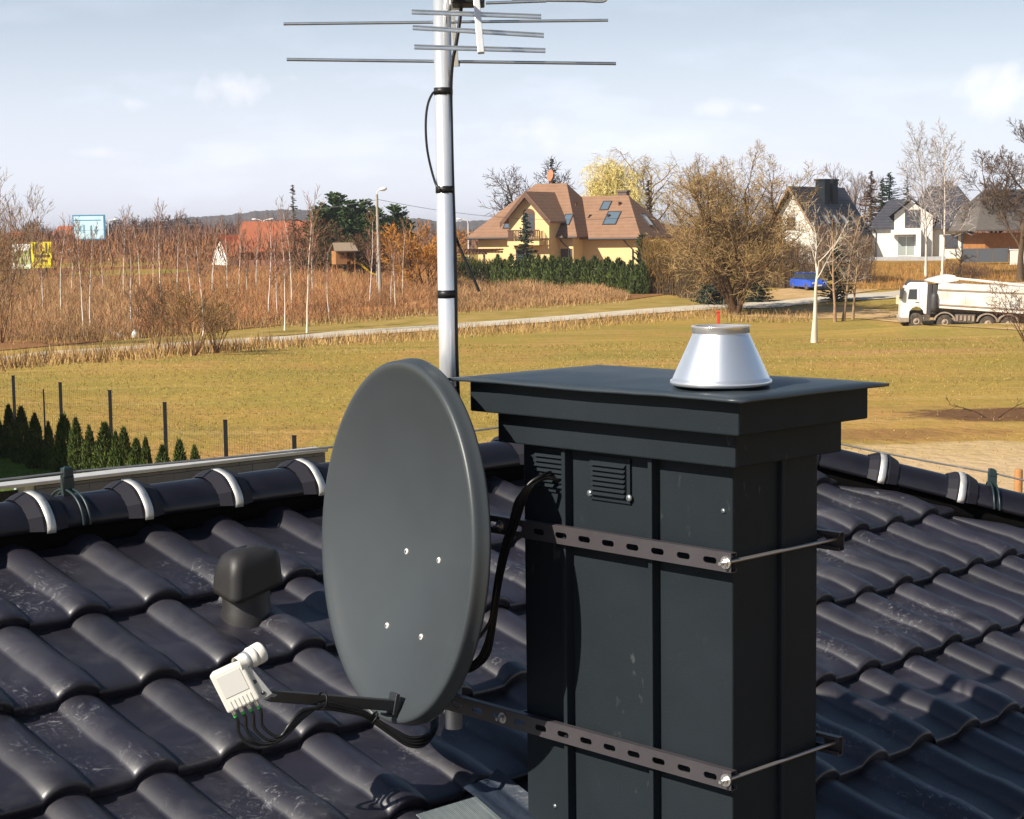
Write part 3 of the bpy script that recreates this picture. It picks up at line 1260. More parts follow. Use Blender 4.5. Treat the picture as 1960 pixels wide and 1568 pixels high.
def clamp(px_top, label, zshift=0.0):
    d1 = .7265
    e = PB + DH * d1 - U * OFFR
    v = ray(1414.5, px_top)
    ztop = H + v.z * (e.y / v.y)
    z0 = ztop - RH
    c = empty('rail_clamp', Vector((e.x, e.y, z0)), label, 'clamp', 'clamps bolted round the chimney')
    st = -0.33
    o = Vector((PB.x, PB.y, z0)) + DH * st - U * OFFR
    r1 = perforated('perforated_rail', c, o, DH, -U, d1 - st, m_rail, slots_from=(d1 - .062) - st)
    o2 = Vector((PB.x, PB.y, z0 - .002)) + DH * (-.12) + U * (CWd + OFFR)
    r2 = perforated('perforated_rail', c, o2, DH, U, CLn + .045 + .12, m_rail, slots_from=.06)
    for d in (CLn + .020, -.040):
        mb = MB()
        a = Vector((PB.x, PB.y, z0 + RH / 2)) + DH * d
        mb.tube([a - U * (OFFR + .004), a + U * (CWd + OFFR + .02)], .0045, 10)
        mb.build('threaded_rod', m_rod, c)
        bolt(c, a - U * (OFFR + .0015), -U, 1.0, .014)
        bolt(c, a + U * (CWd + OFFR + .0015), U, .9)
    return c, z0


c_up, zr_u = clamp(1060, 'upper slotted steel rail clamp across the vented face of the chimney')
c_lo, zr_l = clamp(1478, 'lower slotted steel rail clamp across the chimney, below the dish centre')

# ================================================================== MAST
m_alu = mat('galvanised_tube', (0.86, 0.87, 0.90), rough=0.30, metal=0.62, col2=(.78, .80, .84), nscale=6, rvar=.06)
m_black = mat('black_rubber', (0.008, 0.008, 0.009), rough=0.45, spec=.4)
mp_ = on_plane(PL - U * .010, U, 868, 1340)
MX, MY = mp_.x, mp_.y


def mz(py, px=858):
    v = ray(px, py)
    return H + v.z * (MY / v.y)


RM = 16.8 / FPX * MY
mast = empty('antenna_mast', Vector((MX, MY, mz(1393, 868))), 'round silvery metal mast with black tape bands, clamped beside the chimney', 'mast')
mb = MB()
mb.lathe(Vector((MX, MY, 0)), [(RM - .004, mz(1385, 868)), (RM - .003, mz(1393, 868)), (RM, mz(1393, 868)), (RM, mz(-120, 843)), (0.001, mz(-120, 843))], n=40)
mb.build('tube', m_alu, mast)
for (py, hh) in ((175, 13), (363, 13), (563, 15), (748, 17)):
    mb = MB()
    mb.lathe(Vector((MX, MY, mz(py))), [(RM + .0002, -hh / 2 / FPX * MY), (RM + .0016, -hh / 2 / FPX * MY), (RM + .0018, 0), (RM + .0014, hh / 2 / FPX * MY), (RM + .0002, hh / 2 / FPX * MY)], n=40)
    mb.build('tape_band', m_black, mast)
for zr in (zr_u, zr_l):
    mb = MB()
    pts = []
    cc = Vector((MX, MY, zr + RH / 2))
    for i in range(13):
        q = pi * i / 12
        pts.append(cc + DH * ((RM + .005) * cos(q)) + U * ((RM + .005) * sin(q)))
    mb.tube([cc + DH * (RM + .005) - U * .075] + pts + [cc - DH * (RM + .005) - U * .075], .004, 8)
    mb.build('u_bolt', m_zinc, mast)

# ================================================================== SATELLITE DISH
m_dish = mat('graphite_dish_paint', (0.043, 0.050, 0.056), rough=0.40, col2=(.047, .055, .062), nscale=4, spec=.4, rvar=.04, bump=.03, bscale=300)
m_darkst = mat('dark_steel_arm', (0.022, 0.024, 0.028), rough=0.42, spec=.5)
DC = W(748.2, 1036.6, 4.50)
fi = radians(59)
ND = Vector((-sin(fi), -cos(fi), 0))
til = radians(4.7)
ND = (ND * cos(til) + Z * sin(til)).normalized()
E1 = Vector((-ND.y, ND.x, 0)).normalized()
if E1.x < 0:
    E1 = -E1
E2 = ND.cross(E1)
E2 = E2 if E2.z > 0 else -E2
HWD, HHD = 0.427, 0.4705
dish = empty('satellite_dish', DC - ND * .14, 'dark grey satellite dish turned left, on the mast beside the chimney', 'dish')


def dpt(a, r, back=0.0):
    return DC + E1 * (HWD * r * cos(a)) + E2 * (HHD * r * sin(a)) - ND * back


mb = MB()
NA = 96
rad = [0.02] + [i / 14 for i in range(1, 14)] + [.965, .985, .997, 1.004, 1.006, 1.008, 1.012, 1.018, 1.020, 1.012]
dep = [.112 * (1 - r * r) for r in rad[:14]] + [.006, .003, .0035, .008, .014, .022, .034, .040, .044, .046]
vs = []
for r, dp in zip(rad, dep):
    for i in range(NA):
        vs.append(dpt(2 * pi * i / NA, r, dp))
fs = [(i * NA + j, i * NA + (j + 1) % NA, (i + 1) * NA + (j + 1) % NA, (i + 1) * NA + j) for i in range(len(rad) - 1) for j in range(NA)]
vs.append(dpt(0, 0, .112))
mb.add(vs, fs + [(len(vs) - 1, (j + 1) % NA, j) for j in range(NA)], smooth=True)
refl = mb.build('reflector', m_dish, dish)
sm = refl.modifiers.new('thick', 'SOLIDIFY')
sm.thickness = .0025
sm.offset = -1
for (px, py) in ((773, 1056), (833, 1073), (757, 1197), (817, 1219)):
    p = on_plane(DC - ND * .094, ND, px, py)
    a_ = (p - DC).dot(E1) / HWD
    b_ = (p - DC).dot(E2) / HHD
    p = DC + E1 * (a_ * HWD) + E2 * (b_ * HHD) - ND * (.112 * (1 - a_ * a_ - b_ * b_))
    mb = MB()
    mb.lathe(p, [(.0085, -.001), (.0085, .003), (.0072, .005), (.004, .0056)], ax=ND, n=16)
    mb.lathe(p + ND * .0046, [(.0042, -.002), (.0005, -.0018)], ax=ND, n=12)
    mb.build('bolt', mat('bolt_white_zinc', (.85, .84, .80), rough=.4, metal=.3), refl)
# back bracket clamped to the mast
mb = MB()
bc = Vector((MX, MY, DC.z - .06))
bk = DC - ND * .140 - Z * .06
mid = (bc + bk) / 2
ax_ = (bk - bc)
mb.cbox(bk - ND * .004, E1 * .16, E2 * .30, ND * .006)
mb.cbox(mid + E1 * .03, (ax_.normalized()) * ax_.length, E1 * .005, Z * .18)
mb.cbox(mid - E1 * .03, (ax_.normalized()) * ax_.length, E1 * .005, Z * .18)
mb.cbox(bc, E1 * .075, ND * .06, Z * .03)
mb.cbox(bc + Z * .07, E1 * .075, ND * .06, Z * .03)
mb.build('mast_bracket', m_darkst, dish, bevel=.002)
# feed arm: square tube from under the reflector to the LNB
A0 = W(752, 1350, 4.42)
A1 = W(512, 1331, 4.20)
ad = (A1 - A0).normalized()
au = (Z - ad * ad.z).normalized()
asd = ad.cross(au)
mb = MB()
mb.obox(A0 - asd * .013 - au * .014 - ad * .12, ad * ((A1 - A0).length + .12), asd * .026, au * .028)
mb.build('feed_arm', m_darkst, dish, bevel=.002)
mb = MB()
mb.cbox(A0 + au * .004, ad * .012, asd * .034, au * .056)
mb.cbox(A0 - au * .026, ad * .05, asd * .03, au * .006)
mb.build('arm_socket', m_darkst, dish, bevel=.002)
# LNB
m_lnb = mat('lnb_plastic', (0.72, 0.70, 0.64), rough=0.5, col2=(.68, .66, .60), nscale=15, spec=.4)
m_lnb2 = mat('lnb_label', (0.60, 0.59, 0.56), rough=0.55)
m_galv = mat('galvanised_bracket', (0.55, 0.57, 0.58), rough=.45, metal=.6, col2=(.45, .47, .5), nscale=40)
YL = 4.17
q00, q10, q11, q01 = W(431, 1367, YL), W(499, 1341, YL), W(463, 1261, YL), W(405, 1294, YL)
cen = (q00 + q10 + q11 + q01) / 4
ex = ((q10 - q00) + (q11 - q01)).normalized()
ey = ((q01 - q00) + (q11 - q10))
ey = (ey - ex * ey.dot(ex)).normalized()
en = ex.cross(ey)
if en.y > 0:
    en = -en
bw, bh = ((q10 - q00).length + (q11 - q01).length) / 2, ((q01 - q00).length + (q11 - q10).length) / 2
mb = MB()
mb.cbox(cen - en * .018, ex * bw, ey * bh, en * .042)
lnb = mb.build('lnb', m_lnb, dish, bevel=.007, seg=3)
mb = MB()
mb.cbox(cen + en * .0035 + ey * .012, ex * bw * .70, ey * bh * .52, en * .0016)
mb.build('face_plate', m_lnb2, lnb)
mb = MB()
for i in range(6):
    mb.cbox(cen + en * .0035 - ey * (bh * .34) + ex * (bw * (-.30 + .12 * i)), ex * bw * .05, ey * bh * .20, en * .003)
mb.build('ribs', m_lnb, lnb)
hb = cen + ex * (bw * .42) + ey * (bh * .42) - en * .018
# horn towards the reflector
hdv = (DC - E2 * .10 - hb).normalized()
mb = MB()
mb.lathe(hb - hdv * .015, [(.0205, 0), (.0205, .032), (.0235, .034), (.0235, .040), (.0265, .042), (.0265, .052), (.0245, .053), (.0265, .054), (.0268, .072), (.0262, .076), (.020, .078), (.001, .079)], ax=hdv, n=36)
mb.build('feed_horn', m_lnb, lnb)
hn = hb + hdv * .012
mb = MB()
mb.lathe(hn - hdv * .008, [(.0225, 0), (.0225, .018)], ax=hdv, n=30)
down = A1 - (hn - Z * .015)
fl = (down - hdv * down.dot(hdv) * 0).normalized()
wv = fl.cross(Vector((0, -1, 0))).normalized()
mid_ = hn - Z * .018
mb.add([mid_ + wv * .014 - Vector((0, .012, 0)), mid_ - wv * .014 - Vector((0, .012, 0)), A1 - wv * .016 - Vector((0, .012, 0)), A1 + ad * -.02 - wv * .010 - Vector((0, .012, 0)), A1 - ad * .02 + wv * .010 - Vector((0, .012, 0)), A1 + wv * .012 - Vector((0, .012, 0))],
       [(0, 1, 2, 3, 4, 5)])
hold = mb.build('lnb_holder', m_galv, dish)
sm = hold.modifiers.new('thick', 'SOLIDIFY')
sm.thickness = .003
for p in (mid_.lerp(A1, .45), mid_.lerp(A1, .85)):
    mb = MB()
    mb.lathe(p - Vector((0, .0135, 0)), [(.005, 0), (.005, .004), (.001, .0045)], ax=Vector((0, -1, 0)), n=12)
    mb.build('screw', mat('dark_screw', (.12, .12, .12), rough=.4, metal=.8), hold)
conn = []
m_brass = mat('f_connector', (0.62, 0.58, 0.50), rough=.3, metal=.9)
m_green = mat('green_seal', (0.05, 0.42, 0.08), rough=.5)
for i in range(4):
    p = q00.lerp(q10, .17 + .22 * i) - en * .016
    d = -ey
    mb = MB()
    mb.tube([p, p + d * .012], .0058, 10)
    co = mb.build('connector', m_brass, lnb)
    mb = MB()
    mb.tube([p + d * .012, p + d * .020], .0050, 10)
    mb.build('seal', m_green, dish)
    conn.append((p + d * .020, d))

# ================================================================== CABLES
m_cable = mat('black_cable', (0.006, 0.006, 0.007), rough=0.38, spec=.45)
vent_d, vent_z = fz(1072, 915)
vent_p = Vector((PB.x, PB.y, vent_z)) + DH * vent_d - U * .006
clab = ['black coaxial cable from the outermost, left connector under the white LNB to the chimney vent',
        'black coaxial cable from the LNB connector next to the leftmost one, looping below the dish',
        'black coaxial cable from the third LNB connector counted from the left, looping below the dish',
        'black coaxial cable from the LNB connector nearest the dish to the chimney vent']
rcb = random.Random(11)
for i in range(4):
    p, d = conn[i]
    k = i - 1.5
    o = lambda s: Vector((rcb.uniform(-s, s), rcb.uniform(-s, s), rcb.uniform(-s, s)))
    pts = [p, p + d * .010,
           W(458.5 + 14.5 * i, 1406 - 5.5 * i, 4.187), W(483 + 13.5 * i, 1429 - 7 * i, 4.190), W(516 + 8 * i, 1428 - 7 * i, 4.195), W(552 + 2 * k, 1396 - 6 * k, 4.20), W(580, 1368 - 5 * k, 4.225),
           W(622, 1352 + 3 * k, 4.27), W(660, 1357 + 3 * k, 4.31), W(694, 1365 + 3 * k, 4.34), W(716, 1378 + 3 * k, 4.36),
           W(748, 1400 + 4 * k, 4.37), W(783, 1419 + 5 * k, 4.38), W(812, 1417 + 6 * k, 4.40), W(829 + 3 * k, 1398, 4.44), W(832 + 3 * k, 1372, 4.50), W(838, 1340 + 4 * k, 4.56),
           W(872, 1290 + 4 * k, 4.56), W(908, 1273 + 5 * k, 4.54), W(930 + 3 * k, 1248 + 4 * k, 4.53), W(941 + 3 * k, 1200, 4.52), W(952 + 3 * k, 1120, 4.50), W(968 + 4 * k, 1050, 4.43), W(984 + 5 * k, 1000, 4.36),
           W(996 + 5 * k, 960, 4.33), W(1016 + 4 * k, 930 - 2 * k, 4.32), W(1042 + 3 * k, 916 - k, 4.33), vent_p + DH * (.008 * k) - Z * (.004 * k), vent_p + U * .05 + DH * (.008 * k)]
    pts = [pts[0], pts[1]] + [q + o(.001) for q in pts[2:-2]] + pts[-2:]
    mb = MB()
    mb.tube(smooth_path(pts, 7), .0045, 8)
    tag(mb.build('coaxial_cable', m_cable), clab[i], 'cable', 'coaxial cables of the dish')
# further cable looping close beside the dish edge
pts = [W(905, 1235, 4.5), W(935, 1195, 4.5), W(944, 1160, 4.5), W(953, 1105, 4.49), W(962, 1062, 4.44), W(980, 1002, 4.355), W(993, 955, 4.325), W(1014, 925, 4.315), W(1040, 909, 4.325), vent_p + Z * .014 - DH * .02, vent_p + U * .05 + Z * .014 - DH * .02]
mb = MB()
mb.tube(smooth_path(pts, 7), .0045, 8)
tag(mb.build('coaxial_cable', m_cable), 'black cable rising from behind the dish edge to the chimney vent, topmost in the bundle', 'cable')
# zip ties on the arm and the bundle
for (px, py, Y, r) in ((617, 1341, 4.255, .021), (716, 1374, 4.36, .014)):
    mb = MB()
    c_ = W(px, py, Y)
    dv = ad if px < 700 else (W(748, 1400, 4.37) - W(694, 1365, 4.34)).normalized()
    mb.lathe(c_ - dv * .003, [(r, 0), (r + .0015, .0), (r + .0015, .005), (r, .005)], ax=dv, n=20)
    mb.tube([c_ - dv * .001 + au * (r * .9), c_ + au * (r + .003) + ad * -.006], .0022, 6)
    tag(mb.build('cable_tie', m_black), 'black cable tie holding the cables ' + ('on the feed arm between LNB and dish' if px < 700 else 'at the lower edge of the dish'), 'cable tie')
# antenna lead taped to the mast with a slack loop, and its cut end sticking out
CR_ = .0048


def mside(px, py, dy=-.012):
    return W(px, py, MY + dy)


pts = [mside(884, 2, -.02), mside(880, 40, -.024), mside(873, 85, -.026), mside(866, 120, -.02), mside(863, 170, -.012), mside(864, 240, -.008), mside(866, 330, -.008), mside(869, 420, -.006), mside(872, 520, -.006), mside(873, 620, -.006), mside(875, 700, -.006), mside(878, 770, 0.0), mside(882, 850, .01), mside(886, 1000, .02)]
mb = MB()
mb.tube(smooth_path(pts, 8), CR_, 10)
tag(mb.build('antenna_cable', m_cable), 'black antenna cable running down the right side of the mast', 'cable')
pts = [mside(840, 176, -.026), mside(829, 178, -.010), mside(819, 200, -.004), mside(815, 235, -.004), mside(817, 280, -.004), mside(824, 318, -.006), mside(834, 352, -.014), mside(842, 363, -.026)]
mb = MB()
mb.tube(smooth_path(pts, 8), .0033, 10)
tag(mb.build('slack_cable', m_cable), 'thin black cable bulging out left of the mast between its upper two tape bands', 'cable')
pts = [mside(873, 455, .004), mside(880, 474, 0), mside(894, 506, -.01), mside(907, 534, -.015), mside(917, 558, -.02)]
mb = MB()
mb.tube(smooth_path(pts, 6), .0036, 10)
tag(mb.build('cable_end', m_cable), 'loose black cable end sticking out to the right of the mast', 'cable')

# ================================================================== TV ANTENNA
m_elem = mat('aluminium_element', (0.62, 0.66, 0.70), rough=0.28, metal=0.9, col2=(.52, .56, .60), nscale=25)
m_arm = mat('white_aluminium', (0.82, 0.82, 0.82), rough=0.35, metal=0.5, col2=(.74, .74, .75), nscale=25)
YF, YB = MY - .22, MY + .12
ant = empty('tv_antenna', W(870, 5, MY), 'silver rooftop TV antenna of thin rods at the head of the mast', 'antenna')


def rod(a, b, r, nm, m_=None, flat=False):
    mb = MB()
    if flat:
        d = (b - a).normalized()
        for s in (-1, 1):
            mb.tube([a + Z * (.0040 * s), b + Z * (.0040 * s)], .0022, 8)
        mb.cbox((a + b) / 2, (b - a), Vector((0, .0016, 0)), Z * .008)
    else:
        mb.tube([a, b], r, 10)
    return mb.build(nm, m_ or m_elem, ant)


rod(W(543, 46, YB), W(1164, 39, YB), .0042, 'long_rod')
rod(W(549, 114, YB + .05), W(1179, 122, YB + .05), .0046, 'long_rod')
rod(W(788, 23, YF), W(1036, 32, YF), 0, 'reflector_rod', flat=True)
rod(W(790, 53, YF - .01), W(1041, 68, YF - .01), 0, 'reflector_rod', flat=True)
rod(W(793, 90, YF - .02), W(1044, 97, YF - .02), 0, 'reflector_rod', flat=True)
rod(W(930, 6, MY - .1), W(1046, 2, MY - .1), .0042, 'long_rod')
rod(W(980, 0, MY + .02), W(1150, 2, MY + .02), .0042, 'long_rod')
mb = MB()
mb.tube(smooth_path([W(1120, 2, MY + .02), W(1150, 3, MY + .02), W(1160, -1, MY + .02), W(1163, -12, MY + .02), W(1150, -18, MY + .02), W(960, -20, MY + .02)], 6), .0042, 10)
mb.build('folded_dipole', m_elem, ant)


def sqbar(a, b, wd, nm, m_):
    d = (b - a).normalized()
    s = d.cross(Vector((0, 1, 0))).normalized()
    t = d.cross(s)
    mb = MB()
    mb.obox(a - s * wd / 2 - t * wd / 2, s * wd, t * wd, b - a)
    return mb.build(nm, m_, ant, bevel=.0015)


sqbar(W(910, -25, YF + .02), W(921, 102, YF - .018), .0165, 'reflector_arm', m_arm)
sqbar(W(862, -25, YB - .02), W(874, 127, YB + .035), .0125, 'reflector_arm', m_arm)
sqbar(W(850, -12, YB + .1), W(905, -12, YF - .55), .018, 'boom', m_arm)
mb = MB()
mb.cbox(W(896, 3, MY - .06), RT * .085, FW * .06, UP * .022)
mb.build('junction_box', m_black, ant, bevel=.004)
mb = MB()
mb.cbox(W(872, 4, MY + .0), RT * .03, FW * .06, UP * .03)
mb.build('mast_clip', m_zinc, ant, bevel=.002)
mb = MB()
mb.tube([W(868, 122, YB + .045), W(880, 122, YB + .045)], .008, 10)
mb.build('end_plug', m_black, ant)

# ================================================================== LIGHTNING CONDUCTOR
m_wire = mat('galvanised_wire', (0.50, 0.48, 0.45), rough=.4, metal=.8)
m_hold = mat('dark_green_holder', (0.014, 0.030, 0.034), rough=.4, spec=.5)
RA = RP(2.85, -4.43) - DH * .112
LP = RP(2.81, -4.43) - DH * .112
Lt = H + (ray(153, 904).z) * (LP.y / ray(153, 904).y)


def holder(E, a, b, ztop, label):
    c = Z
    ctr = E - b * .112
    h = empty('conductor_holder', ctr + c * .09, label, 'wire holder', 'lightning conductor holders on the ridge')
    mb = MB()
    for off in (-.012, .012):
        pts = [ctr + a * off + b * (.118 * cos(q)) + c * (.100 * max(-.05, sin(q))) for q in [(-.1 + (pi + .2) * i / 20) for i in range(21)]]
        mb.tube(pts, .0042, 8)
    mb.build('strap', m_hold, h)
    mb = MB()
    base = ctr + c * .082
    mb.cbox(base + c * .03, a * .040, b * .022, c * .07)
    mb.cbox(base + c * (ztop - base.z) / 2 + c * .02, a * .022, b * .010, c * (ztop - base.z))
    mb.build('post', m_hold, h, bevel=.003)
    mb = MB()
    mb.cbox(Vector((base.x, base.y, ztop)), a * .036, b * .026, c * .034)
    mb.build('wire_grip', m_hold, h, bevel=.005)
    return Vector((base.x, base.y, ztop))


w0 = holder(RP(2.81, -4.43), U, DH, Lt, 'dark wire holder with post strapped round the left ridge, near the left edge')
w1z = Lt
e_end = RP(5.80, -4.43) - DH * .112
w1 = Vector((e_end.x, e_end.y, w0.z))
eh = RP(6.412, -3.826) + hip_a * .51
zt2 = H + ray(1914, 905).z * ((eh - hip_b * .112).y / ray(1914, 905).y)
w2 = holder(eh, hip_a, hip_b, zt2, 'dark wire holder standing on the right-hand hip ridge, near the right edge')
w3 = w2 + hip_a * 1.6
pts = [w0 - U * 1.6] + [w0.lerp(w1, i / 10) - Z * (.02 * sin(pi * i / 10)) for i in range(11)] + [w1.lerp(w2, i / 8) - Z * (.02 * sin(pi * i / 8)) for i in range(1, 9)] + [w3]
mb = MB()
mb.tube(pts, .004, 8)
tag(mb.build('lightning_conductor', m_wire), 'thin metal lightning conductor wire stretched above the ridge tiles', 'wire')

# ================================================================== TREES AND PLANTS: BUILDERS
m_bark = mat('bark', (0.11, 0.075, 0.05), rough=.95, col2=(.16, .11, .075), nscale=3, spec=.1, attr=True)
m_birchb = mat('birch_bark', (0.72, 0.66, 0.58), rough=.8, col2=(.50, .43, .36), nscale=1.6, spec=.2, lo=.52, hi=.68, attr=True)
m_twig = mat('twigs', (0.9, 0.9, 0.9), rough=.95, spec=.08, attr=True)
m_leaf = mat('needles', (0.95, 0.95, 0.95), rough=.8, spec=.2, attr=True)


def jit(r, c, a=.2):
    k = 1 + r.uniform(-a, a)
    return (c[0] * k * r.uniform(.94, 1.06), c[1] * k, c[2] * k * r.uniform(.92, 1.08))


def blade(mb, p, q, wd, r, tint):
    d = q - p
    s = d.cross(Vector((r.uniform(-1, 1), r.uniform(-1, 1), r.uniform(-1, 1))))
    if s.length < 1e-6:
        return
    s = s.normalized() * wd / 2
    n = len(mb.v)
    mb.v.extend((p + s, p - s, q))
    mb.t.extend((tint, tint, tint))
    mb.f.append((n, n + 1, n + 2))
    mb.s.append(False)


def rdir(r):
    v = Vector((r.gauss(0, 1), r.gauss(0, 1), r.gauss(0, 1)))
    return v.normalized()


class Tree:
    """leafless broad-leaved tree: limbs as tapered tubes, fine wood as thin slivers"""

    def __init__(self, seed, P):
        self.r = random.Random(seed)
        self.P = P
        self.T, self.K = MB(), MB()

    def branch(self, p, d, Ln, rad, lev):
        P, r = self.P, self.r
        n = P['seg'][lev]
        pts, ds = [p], [d]
        for i in range(n):
            d = (d + rdir(r) * P['wob'][lev] + Z * P['up'][lev] / n).normalized()
            p = p + d * (Ln / n)
            pts.append(p)
            ds.append(d)
        tb = lev < P['tubes']
        last = lev == P['levels'] - 1
        end = P['taper'] if not last else .2
        if tb:
            rr = [max(.006, rad * (1 - (1 - end) * (i / n) ** .8)) for i in range(n + 1)]
            if lev == 0:
                rr[0] *= P.get('flare', 1.3)
            self.T.tube(pts, rr, 7 if lev == 0 else 4, caps=False, tint=jit(r, P.get('btint', (1, 1, 1)), .1))
        else:
            tint = jit(r, P['ttint'], P.get('tvar', .25))
            for i in range(n):
                blade(self.K, pts[i], pts[i + 1] + (pts[i + 1] - pts[i]) * .5, max(rad * 2 * (1 - .5 * i / n), P['tw'] * P.get('tws', 1.5)), r, tint)
        if last:
            return
        k = P['n'][lev]
        k = max(1, int(k * r.uniform(.85, 1.15)))
        az = r.uniform(0, 6.28)
        for j in range(k):
            t = P['t0'][lev] + (1 - P['t0'][lev]) * ((j + r.uniform(.2, .8)) / k)
            f = t * n
            i = min(n - 1, int(f))
            q = pts[i].lerp(pts[i + 1], f - i)
            dd = ds[i + 1]
            az += 2.4 + r.uniform(-.5, .5)
            o = dd.orthogonal().normalized()
            o2 = dd.cross(o)
            side = o * cos(az) + o2 * sin(az)
            an = radians(P['ang'][lev] * r.uniform(.75, 1.25))
            nd = dd * cos(an) + side * sin(an)
            ll = Ln * P['lr'][lev] * r.uniform(.75, 1.2) * (1 - P.get('shrink', .45) * t)
            if lev + 1 >= P['tubes']:
                ll *= P.get('tl', 1.35)
            rl = rad * P['rr'][lev] * (1 - .5 * t)
            self.branch(q, nd, ll, rl, lev + 1)

    def make(self, name, base, height, label, cat='tree', group=None, stems=1, spread=0.0, m=None, lean=(0, 0), rad=None):
        r = self.r
        o = Vector((0, 0, 0))
        for s in range(stems):
            a = 2 * pi * s / max(1, stems) + r.uniform(-.5, .5)
            d = Vector((cos(a) * spread + lean[0], sin(a) * spread + lean[1], 1)).normalized()
            self.branch(o + Vector((cos(a), sin(a), 0)) * (.12 * spread * (stems > 1)), d, height * self.P['h0'] * r.uniform(.9, 1.0), rad or height * self.P['r0'], 0)
        e = empty(name, base, label, cat, group)
        for q in (self.T, self.K):
            q.v = [p + base for p in q.v]
        if self.T.v:
            self.T.build('trunk', m or m_bark, e)
        if self.K.v:
            self.K.build('crown', m_twig, e)
        return e


def params(**k):
    d = dict(levels=4, tubes=3, seg=[5, 4, 3, 2], wob=[.10, .16, .2, .25], up=[.2, .4, .3, .1], n=[8, 7, 6], t0=[.35, .25, .2], ang=[45, 42, 40], lr=[.55, .5, .5],
             rr=[.55, .5, .5, .5], h0=.8, r0=.016, taper=.35, tw=.02, ttint=(.30, .17, .10), btint=(1, 1, 1))
    d.update(k)
    for q in ('seg', 'wob', 'up', 'n', 't0', 'ang', 'lr', 'rr'):
        d[q] = list(d[q]) + [d[q][-1]] * 3
    return d


def conifer(name, base, h, rad, label, tint, seed, group=None, dens=1.0, droop=.15, gap=.0, cat='tree', tip=1.0, bare=0.06, lw=.16, ttint=(1, 1, 1)):
    """trunk plus whorls of boughs, each bough feathered with many small needle sprays"""
    r = random.Random(seed)
    T, K_ = MB(), MB()
    T.tube([base, base + Z * h * .5, base + Z * h], [h * .02, h * .012, h * .003], 6, caps=False, tint=ttint)
    nb = int(h * 16 * dens)
    for i in range(nb):
        t = bare + (1 - bare) * (i + r.random()) / nb
        L_ = rad * (1 - t) ** tip * r.uniform(.55, 1.12) + .12
        if r.random() < gap:
            continue
        a = r.uniform(0, 6.28)
        p = base + Z * (h * t)
        d = Vector((cos(a), sin(a), .18 - droop + r.uniform(-.15, .2)))
        q = p + d * L_
        tnt = jit(r, tint, .35)
        blade(K_, p, q, .05, r, (tint[0] * .6, tint[1] * .5, tint[2] * .5))
        m_ = max(4, int(L_ * 14))
        for k in range(m_):
            f = (k + r.random()) / m_
            c = p.lerp(q, f)
            s = Vector((-sin(a), cos(a), 0)) * r.choice((-1, 1))
            e = c + (s * r.uniform(.5, 1) + d * r.uniform(.2, .9) + Z * r.uniform(-.5, .25)) * (lw * 1.6 * (1.1 - .4 * f))
            blade(K_, c, e, lw * r.uniform(.8, 1.5), r, jit(r, tnt, .25))
    e = empty(name, base, label, cat, group)
    T.build('trunk', m_bark, e)
    K_.build('crown', m_leaf, e)
    return e


def leaf_crown(K_, c, rx, ry, rz, n, size, tint, r, shell=.55, var=.35):
    for i in range(n):
        d = rdir(r)
        q = (shell + (1 - shell) * r.random()) * (1 + .18 * sin(d.x * 7 + c.x) * sin(d.z * 6 + c.y))
        p = c + Vector((d.x * rx * q, d.y * ry * q, d.z * rz * q))
        dirn = (d + rdir(r) * .9).normalized()
        blade(K_, p - dirn * size * .5, p + dirn * size * .6, size * r.uniform(.4, .8), r, jit(r, tint, var))


def thuja_mesh(h, rad, seed, n, size, tint, ragged=.2):
    r = random.Random(seed)
    T, K_ = MB(), MB()
    T.tube([Vector((0, 0, 0)), Vector((0, 0, h * .7))], [rad * .12, rad * .04], 5, caps=False)
    for i in range(n):
        t = r.random() ** 1.1
        prof_ = min(1, t / .12 + .55) * (1 - t ** 2.2) ** .8
        a = r.uniform(0, 6.28)
        lump = 1 + ragged * sin(a * 3 + t * 9 + seed) * sin(t * 17 + a)
        q = rad * prof_ * lump * sqrt(r.uniform(.25, 1))
        p = Vector((cos(a) * q, sin(a) * q, t * h))
        up = Vector((cos(a) * .45, sin(a) * .45, 1)).normalized() + rdir(r) * .45
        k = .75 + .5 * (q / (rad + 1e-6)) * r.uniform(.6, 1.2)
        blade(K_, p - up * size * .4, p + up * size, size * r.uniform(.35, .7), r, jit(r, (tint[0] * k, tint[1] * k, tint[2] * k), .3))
    for i in range(8):
        p = Vector((r.gauss(0, rad * .1), r.gauss(0, rad * .1), h * r.uniform(.85, .97)))
        blade(K_, p, p + Vector((r.gauss(0, .04), r.gauss(0, .04), h * .13)), size * .5, r, jit(r, tint, .3))
    return T, K_


def thuja_proto(h, rad, seed, n, size, tint, name='thuja'):
    T, K_ = thuja_mesh(h, rad, seed, n, size, tint)
    e = empty(name, (0, 0, 0), None, 'thuja')
    T.build('trunk', m_bark, e)
    K_.build('crown', m_leaf, e)
    return e


# ================================================================== LEFT GARDEN: WALL, FENCE, THUJAS
m_block = mat('concrete_block', (0.115, 0.115, 0.125), rough=.95, col2=(.145, .145, .155), nscale=2.5, spec=.1, bump=.3, bscale=60)
m_cope = mat('concrete_coping', (0.46, 0.46, 0.47), rough=.9, col2=(.38, .38, .39), nscale=4, spec=.1)
m_post = mat('anthracite_post', (0.013, 0.014, 0.016), rough=.6, spec=.2)
ZT = 3.5
v = ray(612, 857)
Wr = CAM + v * ((ZT - H) / v.z)
v = ray(-90, 937)
Wl = CAM + v * ((ZT - H) / v.z)
v = ray(54, 919)
Wm = CAM + v * ((ZT - H) / v.z)
wd_ = (Wl - Wr).normalized()
wn_ = Vector((wd_.y, -wd_.x, 0))
if wn_.y > 0:
    wn_ = -wn_                                 # towards the viewer
wall = empty('block_wall', Vector((Wr.x, Wr.y, 2.0)), 'grey concrete block wall with pale coping beyond the left roof ridge', 'wall')
